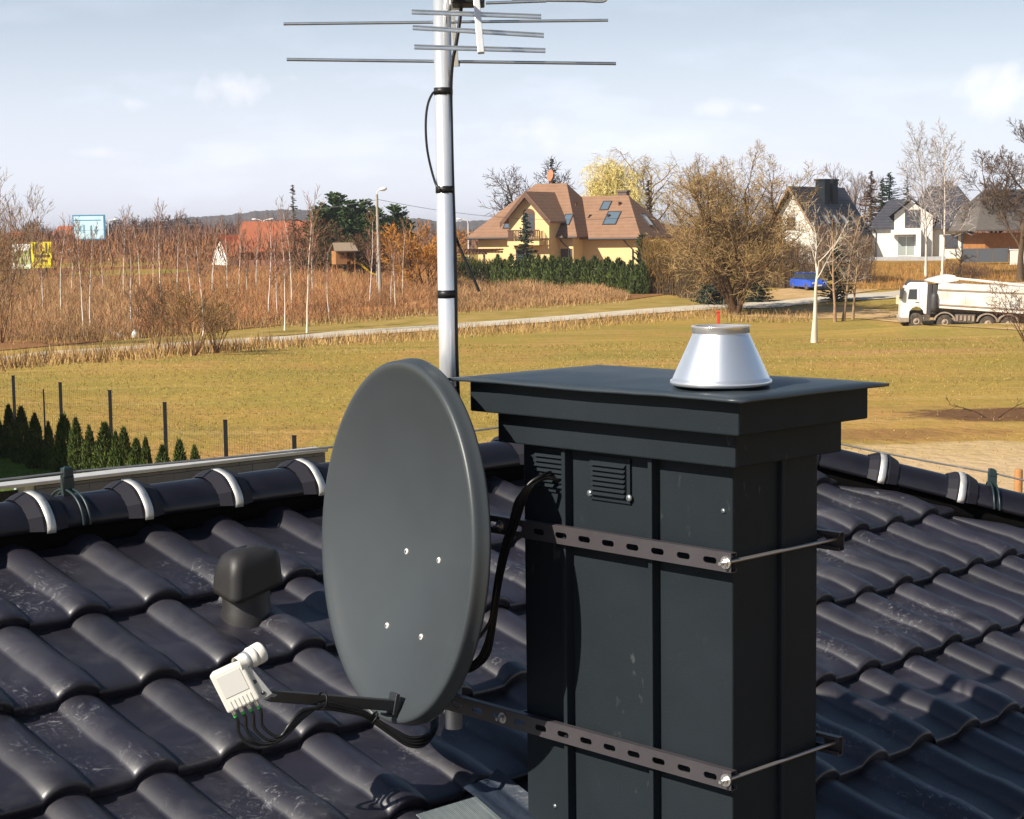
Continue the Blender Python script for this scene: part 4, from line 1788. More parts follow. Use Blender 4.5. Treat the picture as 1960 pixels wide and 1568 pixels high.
mb = MB()
Lw = (Wm - Wr).length
bl, gap_ = .39, .006
rb = random.Random(5)
row = 0
zz = 1.7
while zz < ZT - .05 - .02:
    x = -(bl / 2) * (row % 2)
    hh = min(.19, ZT - .05 - zz)
    while x < Lw:
        a, b = max(0, x), min(Lw, x + bl - gap_)
        if b > a + .02:
            p = Wr + wd_ * a
            mb.obox(Vector((p.x, p.y, zz)) - wn_ * rb.uniform(.118, .122), wd_ * (b - a), wn_ * .24, Z * (hh - gap_), tint=jit(rb, (1, 1, 1), .06))
        x += bl
    row += 1
    zz += .19
p = Wr + wd_ * .01
mb.obox(Vector((p.x, p.y, 1.7)) - wn_ * .11, wd_ * (Lw - .02), wn_ * .22, Z * (ZT - 1.8))
mb.build('blocks', m_block, wall)
mb = MB()
p = Wr - wd_ * .03
mb.obox(Vector((p.x, p.y, ZT - .045)) - wn_ * .15, wd_ * ((Wl - Wr).length), wn_ * .30, Z * .045)
mb.build('coping', m_cope, wall, bevel=.008)
mb = MB()
mb.obox(Vector((Wm.x, Wm.y, 1.7)) - wn_ * .13, wd_ * .12, wn_ * .27, Z * (ZT - .048 - 1.7))
mb.build('end_pier', m_cope, wall)
# dark board fence continuing the wall at the far left
mb = MB()
df = empty('board_fence', Vector((Wl.x, Wl.y, 2.0)), 'dark slatted fence panel at the left edge next to the block wall', 'fence')
n = 14
st = Wm + wd_ * .14
ln = (Wl - st).length
for i in range(n):
    p = st + wd_ * (ln * i / n)
    mb.obox(Vector((p.x, p.y, 2.0)) - wn_ * .02, wd_ * (ln / n * .82), wn_ * .03, Z * (ZT - .10 - 2.0))
mb.build('slat_panel', m_post, df)
mb = MB()
for t in (.35, .8):
    p = st + wd_ * (ln * t)
    mb.obox(Vector((p.x, p.y, 2.0)) + wn_ * .013, wd_ * .03, wn_ * .03, Z * (ZT - .12 - 2.0))
mb.build('post', mat('pale_steel', (.55, .55, .55), rough=.5), df)

fence = empty('mesh_fence', FENCE[3], 'thin wire mesh fence on dark steel posts behind the small thujas', 'fence')
for i, p in enumerate(FENCE):
    mb = MB()
    z0 = terrain(p.x, p.y) - .05
    mb.obox(Vector((p.x - .03, p.y - .02, z0)), Vector((.06, 0, 0)), Vector((0, .04, 0)), Z * (3.5 - z0))
    mb.build('post', m_post, fence, bevel=.004)
    mb = MB()
    mb.obox(Vector((p.x - .033, p.y - .023, 3.5)), Vector((.066, 0, 0)), Vector((0, .046, 0)), Z * .012)
    mb.build('post_cap', m_post, fence)
for i in range(len(FENCE) - 1):
    a, b = FENCE[i], FENCE[i + 1]
    d = (b - a).normalized()
    Lf = (b - a).length
    mb = MB()
    z0 = 2.05
    x = .06
    while x < Lf - .04:
        p = a + d * x
        mb.tube([Vector((p.x, p.y, z0)), Vector((p.x, p.y, 3.42))], .0013, 3, caps=False, smooth=False)
        x += .05 if False else .10
    z = z0
    while z < 3.45:
        pa, pb = a + d * .03, b - d * .03
        mb.tube([Vector((pa.x, pa.y, z)), Vector((pb.x, pb.y, z))], .0019, 3, caps=False, smooth=False)
        z += .20
    mb.build('mesh_panel', m_post, fence)
p = W(83, 745, (FENCE[2].y + FENCE[1].y) / 2 + .2)
mb = MB()
mb.tube([Vector((p.x, p.y, 2.0)), Vector((p.x, p.y, p.z))], [.022, .016], 8)
tag(mb.build('thin_post', m_post), 'thin dark stake between the two leftmost fence posts behind the thujas', 'post')

# small thujas along the fence, each one by the photo's tip
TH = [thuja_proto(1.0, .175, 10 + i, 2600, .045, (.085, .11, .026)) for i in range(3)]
tips = [(-22, 770, 1), (-4, 774, .95), (20, 762, 1.08), (45, 765, 1.02), (69, 778, .94), (96, 795, .84), (127, 778, 1.0), (150, 785, .98), (173, 800, .88), (203, 793, 1.02), (224, 812, .8), (240, 803, .98), (263, 825, .78), (283, 822, .86), (314, 838, .80), (347, 825, .92), (378, 836, .84)]
used = 0
for i, (px, py, hgt) in enumerate(tips):
    # stand on the garden side of the fence
    best = None
    for k in range(200):
        q = FENCE[0].lerp(FENCE[6], k / 199) + fn_ * (.16 + .07 * sin(i * 2.1))
        e = abs((q - CAM).dot(RT) / (q - CAM).dot(FW) * FPX + 980 - px)
        if best is None or e < best[0]:
            best = (e, q)
    q = best[1]
    g0 = terrain(q.x, q.y)
    zt = H + ray(px, py).z * (q.y / ray(px, py).y)
    sc = max(.5, (zt - g0) / 1.13)
    where = 'from the left edge of the picture' if i < 9 else None
    if i < 9:
        lab = 'young dark green thuja below the mesh fence, %s from the left edge' % ORD[max(0, i - 1)] if i else 'young thuja cut by the left edge of the picture below the fence'
    else:
        lab = 'young thuja in the row along the mesh fence, %s counted from its right end' % ORD[len(tips) - 1 - i]
    loc = Vector((q.x, q.y, g0 - .02))
    if i < 3:
        o = TH[i]
        o.location = loc
        o.scale = (sc, sc, sc)
        o.rotation_euler.z = i
        o['label'] = lab
        o['group'] = 'young thujas along the mesh fence'
    else:
        kq = 1.0 + .22 * sin(i * 2.3)
        dup(TH[i % 3], loc, i * 1.3, sc * kq, lab, 'young thujas along the mesh fence', 1 / kq)
# neighbour's shed out to the left whose roof shades the lawn
sv = Vector((SUN_V.x, SUN_V.y, SUN_V.z)) / SUN_V.z
hS = 3.2
cA = FENCE[1] + fd * 6 + sv * (hS - .42)
cB = FENCE[3] + fd * -.9 + sv * (hS - .42)
cA.z = cB.z = 2.0
m_shed = mat('shed_render', (.45, .42, .38), rough=.9, col2=(.40, .38, .34), nscale=3)
shed = empty('shed', cB, 'plain rendered shed with flat roof left of the garden, out of frame', 'shed')
mb = MB()
mb.obox(Vector((cB.x, cB.y, 1.9)) + fn_ * .2, (cA - cB), fn_ * 5.0, Z * (hS - .15))
mb.build('wall', m_shed, shed)
mb = MB()
mb.obox(Vector((cB.x, cB.y, 1.75 + hS)), (cA - cB), fn_ * 5.5, Z * .25)
mb.build('roof', m_under, shed)

# ================================================================== HOUSES
m_yel = mat('yellow_render', (0.82, 0.59, 0.29), rough=.9, col2=(.76, .545, .265), nscale=.8, spec=.1)
m_brt = mat('brown_roof_tiles', (0.25, 0.14, 0.085), rough=.75, col2=(.29, .165, .105), nscale=1.2, spec=.2, bump=.4, bscale=6)
m_white = mat('white_render', (0.80, 0.78, 0.72), rough=.9, col2=(.74, .72, .66), nscale=.8, spec=.1)
m_graph = mat('graphite_roof_tiles', (0.055, 0.055, 0.070), rough=.55, col2=(.075, .072, .085), nscale=1.5, spec=.4)
m_glass = mat('window_glass', (0.05, 0.06, 0.075), rough=.08, spec=.9)
m_glassb = mat('sky_window_glass', (0.16, 0.22, 0.28), rough=.10, spec=1.0, metal=.35)
m_frame = mat('white_frame', (.78, .78, .76), rough=.5)
m_brown = mat('brown_wood', (0.10, 0.045, 0.025), rough=.6, col2=(.14, .065, .035), nscale=2)
m_dgrey = mat('dark_trim', (0.055, 0.05, 0.05), rough=.55)
m_brick = mat('dark_brick', (.12, .08, .07), rough=.9, col2=(.16, .11, .09), nscale=5)



def courses(m, amt):
    t = m.node_tree
    b = t.nodes['Principled BSDF']
    src = b.inputs['Base Color'].links[0].from_socket
    tcn = t.nodes.new('ShaderNodeTexCoord')
    wv_ = t.nodes.new('ShaderNodeTexWave')
    wv_.bands_direction = 'Z'
    wv_.wave_profile = 'SAW'
    wv_.inputs['Scale'].default_value = 0.95
    wv_.inputs['Distortion'].default_value = 0.2
    t.links.new(tcn.outputs['Object'], wv_.inputs['Vector'])
    mr = t.nodes.new('ShaderNodeMapRange')
    mr.inputs['To Min'].default_value = 1.0 - amt
    mr.inputs['To Max'].default_value = 1.0 + amt * .5
    t.links.new(wv_.outputs['Fac'], mr.inputs['Value'])
    mx = t.nodes.new('ShaderNodeMix')
    mx.data_type = 'RGBA'
    mx.blend_type = 'MULTIPLY'
    mx.inputs['Factor'].default_value = 1.0
    t.links.new(src, mx.inputs['A'])
    t.links.new(mr.outputs[0], mx.inputs['B'])
    t.links.new(mx.outputs['Result'], b.inputs['Base Color'])


courses(m_graph, .45)
courses(m_brt, .14)


class Frame:
    """local house axes: x along the facade to the right, y away from the viewer"""

    def __init__(self, o, psi):
        self.o = Vector(o)
        self.x = Vector((cos(psi), -sin(psi), 0))
        self.y = Vector((sin(psi), cos(psi), 0))

    def __call__(self, x, y, z):
        return self.o + self.x * x + self.y * y + Z * z

    def box(self, mb, x0, x1, y0, y1, z0, z1, **k):
        mb.obox(self(x0, y0, z0), self.x * (x1 - x0), self.y * (y1 - y0), Z * (z1 - z0), **k)


def roofmesh(mb, F, x0, x1, y0, y1, ze, rx0, rx1, zr, yr=None, th=.16):
    """hipped (or gabled, when rx=x) roof with thickness"""
    yr = (y0 + y1) / 2 if yr is None else yr
    for dz in (0, -th):
        a, b, c, d = F(x0, y0, ze + dz), F(x1, y0, ze + dz), F(x1, y1, ze + dz), F(x0, y1, ze + dz)
        e, f = F(rx0, yr, zr + dz), F(rx1, yr, zr + dz)
        q = [(a, b, f, e), (c, d, e, f)]
        for pts in q:
            mb.poly(pts if dz == 0 else pts[::-1])
        for pts in ((b, c, f), (d, a, e)):
            mb.poly(pts if dz == 0 else pts[::-1])
    for p, q in (((x0, y0), (x1, y0)), ((x1, y0), (x1, y1)), ((x1, y1), (x0, y1)), ((x0, y1), (x0, y0))):
        mb.quad(F(p[0], p[1], ze - th), F(q[0], q[1], ze - th), F(q[0], q[1], ze), F(p[0], p[1], ze))


def window(parent, F, x0, x1, z0, z1, y, m_f, m_g=None, mull=1, sill=True, name='window', side=None, trans=0, out=.04):
    """framed window on a facade plane y (front) or on the right side plane x=side"""
    def bx(mb, a, b, c, d, o0, o1):
        if side is None:
            F.box(mb, a, b, y - o1, y - o0, c, d)
        else:
            F.box(mb, side + o0, side + o1, a, b, c, d)
    f = .08
    mb = MB()
    bx(mb, x0, x1, z0, z0 + f, .003, out)
    bx(mb, x0, x1, z1 - f, z1, .003, out)
    bx(mb, x0, x0 + f, z0 + f, z1 - f, .003, out)
    bx(mb, x1 - f, x1, z0 + f, z1 - f, .003, out)
    for i in range(mull):
        c = x0 + (x1 - x0) * (i + 1) / (mull + 1)
        bx(mb, c - .04, c + .04, z0 + f, z1 - f, .003, out - .004)
    w_ = mb.build(name, m_f, parent)
    mb = MB()
    bx(mb, x0 + f, x1 - f, z0 + f, z1 - f, .002, .012)
    mb.build('pane', m_g or m_glass, w_)
    return w_


def skylight(parent, p, ax, up, wd, hh, m_g=None):
    n = ax.cross(up).normalized()
    mb = MB()
    for (a, b, c, d) in ((0, wd, 0, .09), (0, wd, hh - .09, hh), (0, .09, .09, hh - .09), (wd - .09, wd, .09, hh - .09)):
        mb.obox(p + ax * a + up * c - n * .02, ax * (b - a), up * (d - c), n * .10)
    s = mb.build('skylight', m_dgrey, parent)
    mb = MB()
    mb.obox(p + ax * .09 + up * .09 - n * .01, ax * (wd - .18), up * (hh - .18), n * .05)
    mb.build('pane', m_g or m_glassb, s)


# ---- yellow house with brown roof
g = W(1105, 522, 172)
YZ = g.z
F = Frame((g.x, 172, YZ), radians(30))
yh = empty('yellow_house', F(-5, 4, 0), 'yellow house with brown tiled hip roofs, gable and balcony behind the thuja hedge', 'house')
mb = MB()
F.box(mb, -11.9, -.9, .9, 9.2, -1.5, 3.55)
F.box(mb, -.898, 5.1, 3.1, 10.2, -1.5, 3.40)
# gable bay
gx0, gx1, gz, gy, ga = -7.0, -2.4, 5.45, -1.3, 7.75
F.box(mb, gx0, gx1, gy, .9 - .002, -1.5, 3.55)
gm = (gx0 + gx1) / 2
mb.prism([F(gx0, gy, 3.552), F(gx1, gy, 3.552), F(gx1, gy, gz), F(gm, gy, ga), F(gx0, gy, gz)], F.y * 6)
mb.build('wall', m_yel, yh)
mb = MB()
roofmesh(mb, F, -12.8, 0, 0, 10.1, 3.60, -7.4, -3.8, 8.95)
rfm = mb.build('roof', m_brt, yh)
mb = MB()
roofmesh(mb, F, -3.2, 5.9, 2.2, 11.0, 3.40, -3.2, 2.4, 7.6)
mb.build('roof', m_brt, yh)
mb = MB()      # gable roof of the bay
ov, yf = .55, gy - .75
th = .16
lz = gz - ov * (ga - gz) / (gm - gx0)
lft = [F(gx0 - ov, yf, lz), F(gm, yf, ga + .12), F(gm, 5.0, ga + .12), F(gx0 - ov, 5.0, lz)]
rgt = [F(gx1 + ov, yf, lz), F(gx1 + ov, 5.0, lz), F(gm + .002, 5.0, ga + .12), F(gm + .002, yf, ga + .12)]
mb.prism(lft, Z * .17)
mb.prism(rgt, Z * .17)
mb.build('gable_roof', m_brt, yh)
mb = MB()
for (a, b) in ((F(gx0 - ov, yf - .01, lz - .12), F(gm, yf - .01, ga - .0)), (F(gx1 + ov, yf - .01, lz - .12), F(gm, yf - .01, ga - .0))):
    mb.prism([a - Z * .30, b - Z * .30, b + Z * .20, a + Z * .20], -F.y * .05)
mb.build('bargeboard', m_brown, yh)
# fascia gutters and downpipes
mb = MB()
for (a, b) in ((F(-12.8, -.06, 3.46), F(-7.6, -.06, 3.46)), (F(-1.9, -.06, 3.46), F(0.05, -.06, 3.46)), (F(.05, 2.14, 3.27), F(5.95, 2.14, 3.27))):
    mb.tube([a, b], .10, 8)
mb.build('gutter', m_dgrey, yh)
for (x, y, zt) in ((-1.35, .8, 3.3), (4.6, 3.0, 3.15)):
    mb = MB()
    mb.tube([F(x - .7, y - .75, zt + .1), F(x - .4, y - .3, zt - .5), F(x, y, zt - .9), F(x, y, -1)], .07, 6)
    mb.build('downpipe', m_dgrey, yh)
# balcony door with arched head, balcony, ground-floor windows
dw = window(yh, F, -5.35, -4.0, 3.75, 5.9, gy, m_brown, mull=1)
mb = MB()
arc = [F(-4.675 + .675 * cos(q), gy - .045, 5.9 + .45 * sin(q)) for q in [pi * i / 12 for i in range(13)]]
mb.prism(arc, F.y * .04)
mb.build('arched_head', m_brown, yh)
mb = MB()
F.box(mb, -6.5, -2.9, gy - 1.15, gy - .002, 2.75, 3.15)
mb.build('balcony_slab', m_yel, yh)
mb = MB()
for i in range(19):
    x = -6.45 + i * 3.5 / 18
    F.box(mb, x, x + .10, gy - 1.12, gy - 1.07, 3.15, 4.15)
for y in (gy - .9, gy - .6, gy - .3):
    F.box(mb, -6.45, -6.40, y, y + .1, 3.15, 4.15)
    F.box(mb, -3.0, -2.95, y, y + .1, 3.15, 4.15)
F.box(mb, -6.5, -2.9, gy - 1.16, gy - 1.06, 4.15, 4.27)
F.box(mb, -6.5, -2.9, gy - 1.155, gy - 1.065, 3.5, 3.6)
mb.build('balcony_rail', m_brown, yh)
window(yh, F, -6.2, -4.9, .2, 2.2, gy, m_brown, mull=1)
window(yh, F, -2.35, -1.2, .1, 2.35, .9, m_brown, mull=1) if False else window(yh, F, -2.3, -1.0, .0, 2.35, .9, m_brown, mull=1)
window(yh, F, .5, 4.3, -.3, .55, 3.1, m_frame, mull=2)
mb = MB()
F.box(mb, 3.0, 3.6, 3.04, 3.099, -1.0, 1.1)
mb.build('door', m_brown, yh)


def on_slope(F, x, y0, z0, slope, t):
    return F(x, y0 + t, z0 + slope * t)


sl1 = (8.95 - 3.6) / 5.05
u1 = (F.y + Z * sl1).normalized()
sl2 = (7.6 - 3.4) / 4.4
u2 = (F.y + Z * sl2).normalized()
for (x, t, up, sl, y0, z0, w_, h_) in ((-2.35, 1.0, u1, sl1, 0, 3.60, .95, 1.5), (-8.9, .75, u1, sl1, 0, 3.60, .95, 1.25), (1.0, 1.3, u2, sl2, 2.2, 3.40, 1.5, 1.9), (-.1, 2.85, u2, sl2, 2.2, 3.40, 1.0, 1.3)):
    skylight(yh, on_slope(F, x, y0, z0 + .02, sl, t), F.x, up, w_, h_)
hx = (F.x * -1 + Z * (4.2 / 3.5)).normalized()
skylight(yh, F(5.9 - .9, 6.0, 3.42 + .9 * 1.2), F.y, hx, 1.1, 1.6, m_frame)
mb = MB()
F.box(mb, .9, 1.9, 7.2, 7.9, 6.5, 7.95)
F.box(mb, .82, 1.98, 7.12, 7.98, 7.951, 8.12)
mb.build('chimney', m_brick, yh)
m_orange = mat('orange_dish_paint', (.62, .20, .10), rough=.5)
mb = MB()
mb.lathe(F(-5.6, 5.0, 9.75), [(.03, .0), (.42, .02), (.58, .06), (.60, .08), (.58, .09), (.02, .04)], ax=(-F.y - F.x * .6 + Z * .2), n=20)
mb.tube([F(-5.6, 5.05, 8.8), F(-5.6, 5.1, 9.8)], .05, 6)
mb.build('roof_dish', m_orange, yh)
mb = MB()
for (x, y) in ((-6.5, 3.9), (-1.6, 2.9), (1.9, 5.6), (1.3, 4.3)):
    z = 3.6 + sl1 * y if x < -1.5 else 3.4 + sl2 * (y - 2.2)
    mb.tube([F(x, y, z - .1), F(x, y, z + .25), F(x, y, z + .3)], [.12, .12, .2], 8)
mb.build('roof_vents', m_brown, yh)
# pergola at its left end
pg = empty('pergola', F(-10.5, -2.6, -.2), 'brown wooden pergola with a climbing plant at the left end of the yellow house', 'pergola')
for (x, y) in ((-14.0, -4.0), (-11, -4.0), (-8.4, -4.0)):
    mb = MB()
    F.box(mb, x, x + .16, y, y + .16, -1.0, 1.9)
    mb.build('post', m_brown, pg)
mb = MB()
F.box(mb, -14.4, -8.0, -4.0, -3.85, 1.9, 2.1)
F.box(mb, -14.4, -8.0, -.9, -.75, 2.0, 2.2)
mb.build('beam', m_brown, pg)
mb = MB()
for i in range(17):
    x = -14.3 + i * .38
    a, b = F(x, -4.6, 2.08), F(x, -.4, 2.28)
    mb.obox(a, F.x * .08, b - a, Z * .16)
mb.build('rafters', m_brown, pg)
mb = MB()
rp = random.Random(9)
for k in range(26):
    p = F(rp.uniform(-14.4, -9.4), rp.uniform(-4.4, -3.4), rp.uniform(1.2, 2.3))
    pts = [p]
    for i in range(4):
        p = p + Vector((rp.gauss(0, .45), rp.gauss(0, .2), rp.gauss(-.12, .3)))
        pts.append(p)
    mb.tube(pts, [.05, .045, .035, .025, .012], 4, caps=False)
tag(mb.build('climbing_plant', m_bark), 'tangled bare climber hanging on the pergola left of the yellow house', 'climber')

# ---- white house behind the bare trees
g = W(1568, 520, 196)
F2 = Frame((g.x, 196, g.z - .6), radians(38))
wh = empty('white_house', F2(-2, 4, 0), 'white gabled house with dark blue-grey roof and two chimneys behind bare trees', 'house')
ze2, zr2 = 5.0, 10.2
mb = MB()
F2.box(mb, -6.6, -.4, 0, 12, -1, 5.0)
mb.prism([F2(-6.6, 0, 5.001), F2(-.4, 0, 5.001), F2(-3.5, 0, 9.6)], F2.y * 12)
mb.build('wall', m_white, wh)
mb = MB()
mb.prism([F2(-7.3, -.8, 4.3), F2(-3.5, -.8, 10.0), F2(-3.5, -.8, 10.22), F2(-7.3, -.8, 4.52)], F2.y * 13.5)
mb.prism([F2(.4, -.8, 4.2), F2(-3.498, -.8, 10.0), F2(-3.498, -.8, 10.22), F2(.4, -.8, 4.42)], F2.y * 13.5)
mb.build('roof', m_graph, wh)
mb = MB()
for (a, b) in ((F2(-7.3, -.83, 4.1), F2(-3.5, -.83, 9.85)), (F2(.4, -.83, 4.0), F2(-3.5, -.83, 9.85))):
    mb.prism([a, b, b + Z * .42, a + Z * .42], -F2.y * .06)
mb.build('bargeboard', mat('tan_board', (.30, .20, .12), rough=.7), wh)
for x in (-5.9, -4.1):
    window(wh, F2, x, x + 1.1, 5.3, 6.7, 0, m_brown, mull=1)
window(wh, F2, -4.6, -2.6, 1.2, 3.4, 0, m_brown, mull=1)
for y in (5.2, 7.2):
    mb = MB()
    F2.box(mb, -3.3, -2.1, y, y + 1.25, 8.2, 10.9)
    F2.box(mb, -3.4, -2.0, y - .1, y + 1.35, 10.902, 11.1)
    mb.build('chimney', m_sheet, wh)
ups = (F2.x * -1 + Z * (5.8 / 3.9)).normalized()
for y in (3.0, 5.2, 7.4, 9.6):
    skylight(wh, F2(.4 - .95, y, 4.42 + .95 * 1.487 + .03), F2.y, ups, .9, 1.4, m_frame)

# ---- white gabled house at the right with graphite roof
g = W(1669, 492, 206)
px3 = FPX / 206
F3 = Frame((g.x, 206, g.z), radians(12))
wg = empty('white_gable_house', F3(6, 4, 0), 'white house with graphite hip roof and tall gable window at the right', 'house')


def X3(px):
    return (px - 1669) / px3 / cos(radians(12))


def Z3(py):
    return (492 - py) / px3


mb = MB()
F3.box(mb, 0, X3(1852), 0, 9.5, -1.5, Z3(438))
gxa, gxb, gxm = X3(1709), X3(1778), X3(1739)
F3.box(mb, gxa, gxb, -.9, -.002, -1.5, Z3(438))
mb.prism([F3(gxa, -.9, Z3(438) + .001), F3(gxb, -.9, Z3(438) + .001), F3(gxb, -.9, Z3(415)), F3(gxm, -.9, Z3(388)), F3(gxa, -.9, Z3(412))], F3.y * 5)
mb.build('wall', m_white, wg)
mb = MB()
roofmesh(mb, F3, X3(1712), X3(1882), -.7, 10.2, Z3(438) + .02, X3(1772), X3(1826), Z3(358))
mb.build('roof', m_graph, wg)
mb = MB()
roofmesh(mb, F3, -.7, X3(1740), -.5, 7.0, Z3(437), X3(1700), X3(1740), Z3(383))
mb.build('roof', m_graph, wg)
mb = MB()
ga3, gb3, gc3 = F3(gxa - .6, -1.5, Z3(416)), F3(gxm, -1.5, Z3(383)), F3(gxb + .3, -1.5, Z3(416))
mb.prism([ga3, gb3, gb3 + Z * .2, ga3 + Z * .2], F3.y * 5)
mb.prism([gc3, gb3 + F3.x * .002, gb3 + F3.x * .002 + Z * .2, gc3 + Z * .2], F3.y * 5)
mb.build('gable_roof', m_graph, wg)
window(wg, F3, X3(1728), X3(1756), Z3(438), Z3(404), -.9, m_brown, mull=2)
mb = MB()
F3.box(mb, X3(1703), X3(1757), -2.3, -.902, Z3(450), Z3(441))
mb.build('balcony_slab', m_white, wg)
mb = MB()
F3.box(mb, X3(1748), X3(1757), -2.29, -.904, -1.0, Z3(450) - .002)
mb.build('pillar', m_white, wg)
window(wg, F3, X3(1715), X3(1747), Z3(491), Z3(453), -.9, m_frame, mat('curtained_glass', (.34, .37, .35), rough=.2), mull=1)
window(wg, F3, X3(1801), X3(1824), Z3(478), Z3(452), 0, m_brown, mull=1)
window(wg, F3, X3(1830), X3(1850), Z3(480), Z3(450), 0, m_brown, mull=1)
mb = MB()
F3.box(mb, X3(1797), X3(1817), 4.4, 5.4, Z3(368), Z3(349))
mb.build('chimney', m_brick, wg)
mb = MB()
mb.tube([F3(.2, -.08, Z3(440)), F3(.45, -.08, Z3(446)), F3(.45, -.08, -.8)], .06, 6)
mb.build('downpipe', m_dgrey, wg)
mb = MB()
F3.box(mb, -2.0, X3(1800), -5.0, -2.4, -1.4, .02)
mb.build('terrace', m_cope, wg)

# ---- timber outbuilding with low graphite roof, gate and low wall at the right edge
g = W(1930, 490, 198)
F4 = Frame((g.x, 198, g.z), radians(-8))
ob = empty('outbuilding', F4(0, 4, 0), 'outbuilding with orange timber wall under a wide grey roof, right edge', 'outbuilding')
mb = MB()
F4.box(mb, -2.8, 8, 0, 8, -1, 2.6)
mb.build('timber_wall', mat('orange_timber', (.40, .17, .05), rough=.7, col2=(.30, .12, .035), nscale=2), ob)
mb = MB()
roofmesh(mb, F4, -4.6, 9, -1.6, 10, 3.0, -1.2, 6, 7.6)
mb.build('roof', mat('grey_brown_roof', (.105, .088, .078), rough=.8, col2=(.13, .11, .095), nscale=2), ob)
g = W(1885, 503, 190)
gt = empty('sliding_gate', g, 'grey panelled sliding gate in front of the timber outbuilding', 'gate')
F5 = Frame((g.x, 190, g.z), radians(-4))
mb = MB()
for i in range(3):
    F5.box(mb, -2.6 + i * 1.75, -2.6 + i * 1.75 + 1.71, 0, .06, .05, 1.55)
mb.build('panel', mat('gate_grey', (.12, .13, .145), rough=.5), gt)
mb = MB()
F5.box(mb, 2.75, 3.0, -.1, .16, 0, 1.75)
mb.build('post', m_dgrey, gt)
g = W(1945, 492, 189)
mb = MB()
mb.box(g.x - .6, g.x + 6, 189, 189.25, g.z - 1, g.z + .75)
mb.box(g.x - .7, g.x + 6.1, 188.95, 189.3, g.z + .752, g.z + .85)
tag(mb.build('low_wall', m_white), 'low white garden wall right of the grey sliding gate', 'wall')

# ---- red-roofed house beyond the birches, white gable, small houses far left
m_redroof = mat('red_roof_tiles', (0.36, 0.115, 0.06), rough=.8, col2=(.42, .14, .075), nscale=1, spec=.2)
g = W(505, 500, 205)
F6 = Frame((g.x, 205, g.z - 1), radians(-6))
rh_ = empty('red_roof_house', F6(0, 4, 0), 'house with a large brick-red roof among the birches', 'house')
mb = MB()
F6.box(mb, -3.0, 6.5, .4, 8, 0, 2.2)
mb.build('wall', mat('brick_wall', (.33, .16, .10), rough=.9, col2=(.28, .13, .08), nscale=3), rh_)
mb = MB()
roofmesh(mb, F6, -3.4, 7.0, -.2, 9.5, 2.2, -2.6, 6.6, 5.7)
mb.build('roof', m_redroof, rh_)
g = W(420, 500, 210)
F7 = Frame((g.x, 210, g.z - .5), radians(50))
wc = empty('white_cottage', F7(0, 0, 0), 'small house with a white gable left of the red-roofed house', 'house')
mb = MB()
F7.box(mb, -1.8, 1.8, 0, 6, 0, 1.2)
mb.prism([F7(-1.8, 0, 1.201), F7(1.8, 0, 1.201), F7(.6, 0, 3.2)], F7.y * 6)
mb.build('wall', m_white, wc)
mb = MB()
mb.prism([F7(2.2, -.3, .9), F7(.6, -.3, 3.4), F7(.6, -.3, 3.6), F7(2.2, -.3, 1.1)], F7.y * 6.6)
mb.prism([F7(-2.2, -.3, .95), F7(.598, -.3, 3.4), F7(.598, -.3, 3.6), F7(-2.2, -.3, 1.15)], F7.y * 6.6)
mb.build('roof', m_redroof, wc)
for (px, py, Y, sc, lab) in ((32, 478, 330, 1.0, 'tiny gabled house with reddish roof behind the yellow billboard'), (135, 478, 340, 1.2, 'long low red roof left of the blue billboard'), (120, 462, 380, .9, 'small far house with red roof near the blue billboard')):
    g = W(px, py + 6, Y)
    Fq = Frame((g.x, Y, g.z), radians(25))
    hq = empty('distant_house', Fq(0, 0, 0), lab, 'house', 'distant houses at the left')
    mb = MB()
    Fq.box(mb, -3.5 * sc, 3.5 * sc, 0, 6, 0, 1.6)
    mb.prism([Fq(-3.5 * sc, 0, 1.601), Fq(-3.5 * sc, 6, 1.601), Fq(-3.5 * sc, 3, 3.6)], Fq.x * 7 * sc)
    mb.build('wall', m_white, hq)
    mb = MB()
    mb.prism([Fq(-3.8 * sc, -.5, 1.4), Fq(-3.8 * sc, 3, 3.8), Fq(-3.8 * sc, 3, 4.0), Fq(-3.8 * sc, -.5, 1.6)], Fq.x * 7.6 * sc)
    mb.prism([Fq(-3.8 * sc, 6.5, 1.4), Fq(-3.8 * sc, 3.002, 3.8), Fq(-3.8 * sc, 3.002, 4.0), Fq(-3.8 * sc, 6.5, 1.6)], Fq.x * 7.6 * sc)
    mb.build('roof', m_redroof, hq)

# ---- children's playhouse with slide
g = W(662, 506, 163)
F8 = Frame((g.x, 163, g.z), radians(-20))
m_ply = mat('playhouse_wood', (.42, .19, .06), rough=.8, col2=(.34, .15, .05), nscale=3)
ph = empty('playhouse', F8(0, 0, 0), 'wooden playhouse with pitched roof in front of the dark pines', 'playhouse')
mb = MB()
for (x0, x1, z0, z1) in ((-.95, -.55, .0, 1.25), (-.15, .0, 0, 1.25), (.0, .12, 0, 1.25), (.8, .95, 0, 1.25), (-.55, -.15, .0, .55), (-.55, -.15, 1.05, 1.25), (.12, .8, 1.1, 1.25)):
    F8.box(mb, x0, x1, 0, .08, z0, z1)
F8.box(mb, -.95, -.87, .08, 1.6, 0, 1.25)
F8.box(mb, .87, .95, .08, 1.6, 0, 1.25)
F8.box(mb, -.87, .87, 1.5, 1.58, 0, 1.25)
mb.build('wall', m_ply, ph)
mb = MB()
mb.prism([F8(-1.15, -.25, 1.2), F8(-1.0, .8, 1.95), F8(1.0, .8, 1.95), F8(1.15, -.25, 1.2)], Z * .07)
mb.prism([F8(-1.15, 1.85, 1.2), F8(-1.0, .802, 1.95), F8(1.0, .802, 1.95), F8(1.15, 1.85, 1.2)], Z * .07)
mb.build('roof', mat('weathered_roof', (.30, .22, .15), rough=.9), ph)
mb = MB()
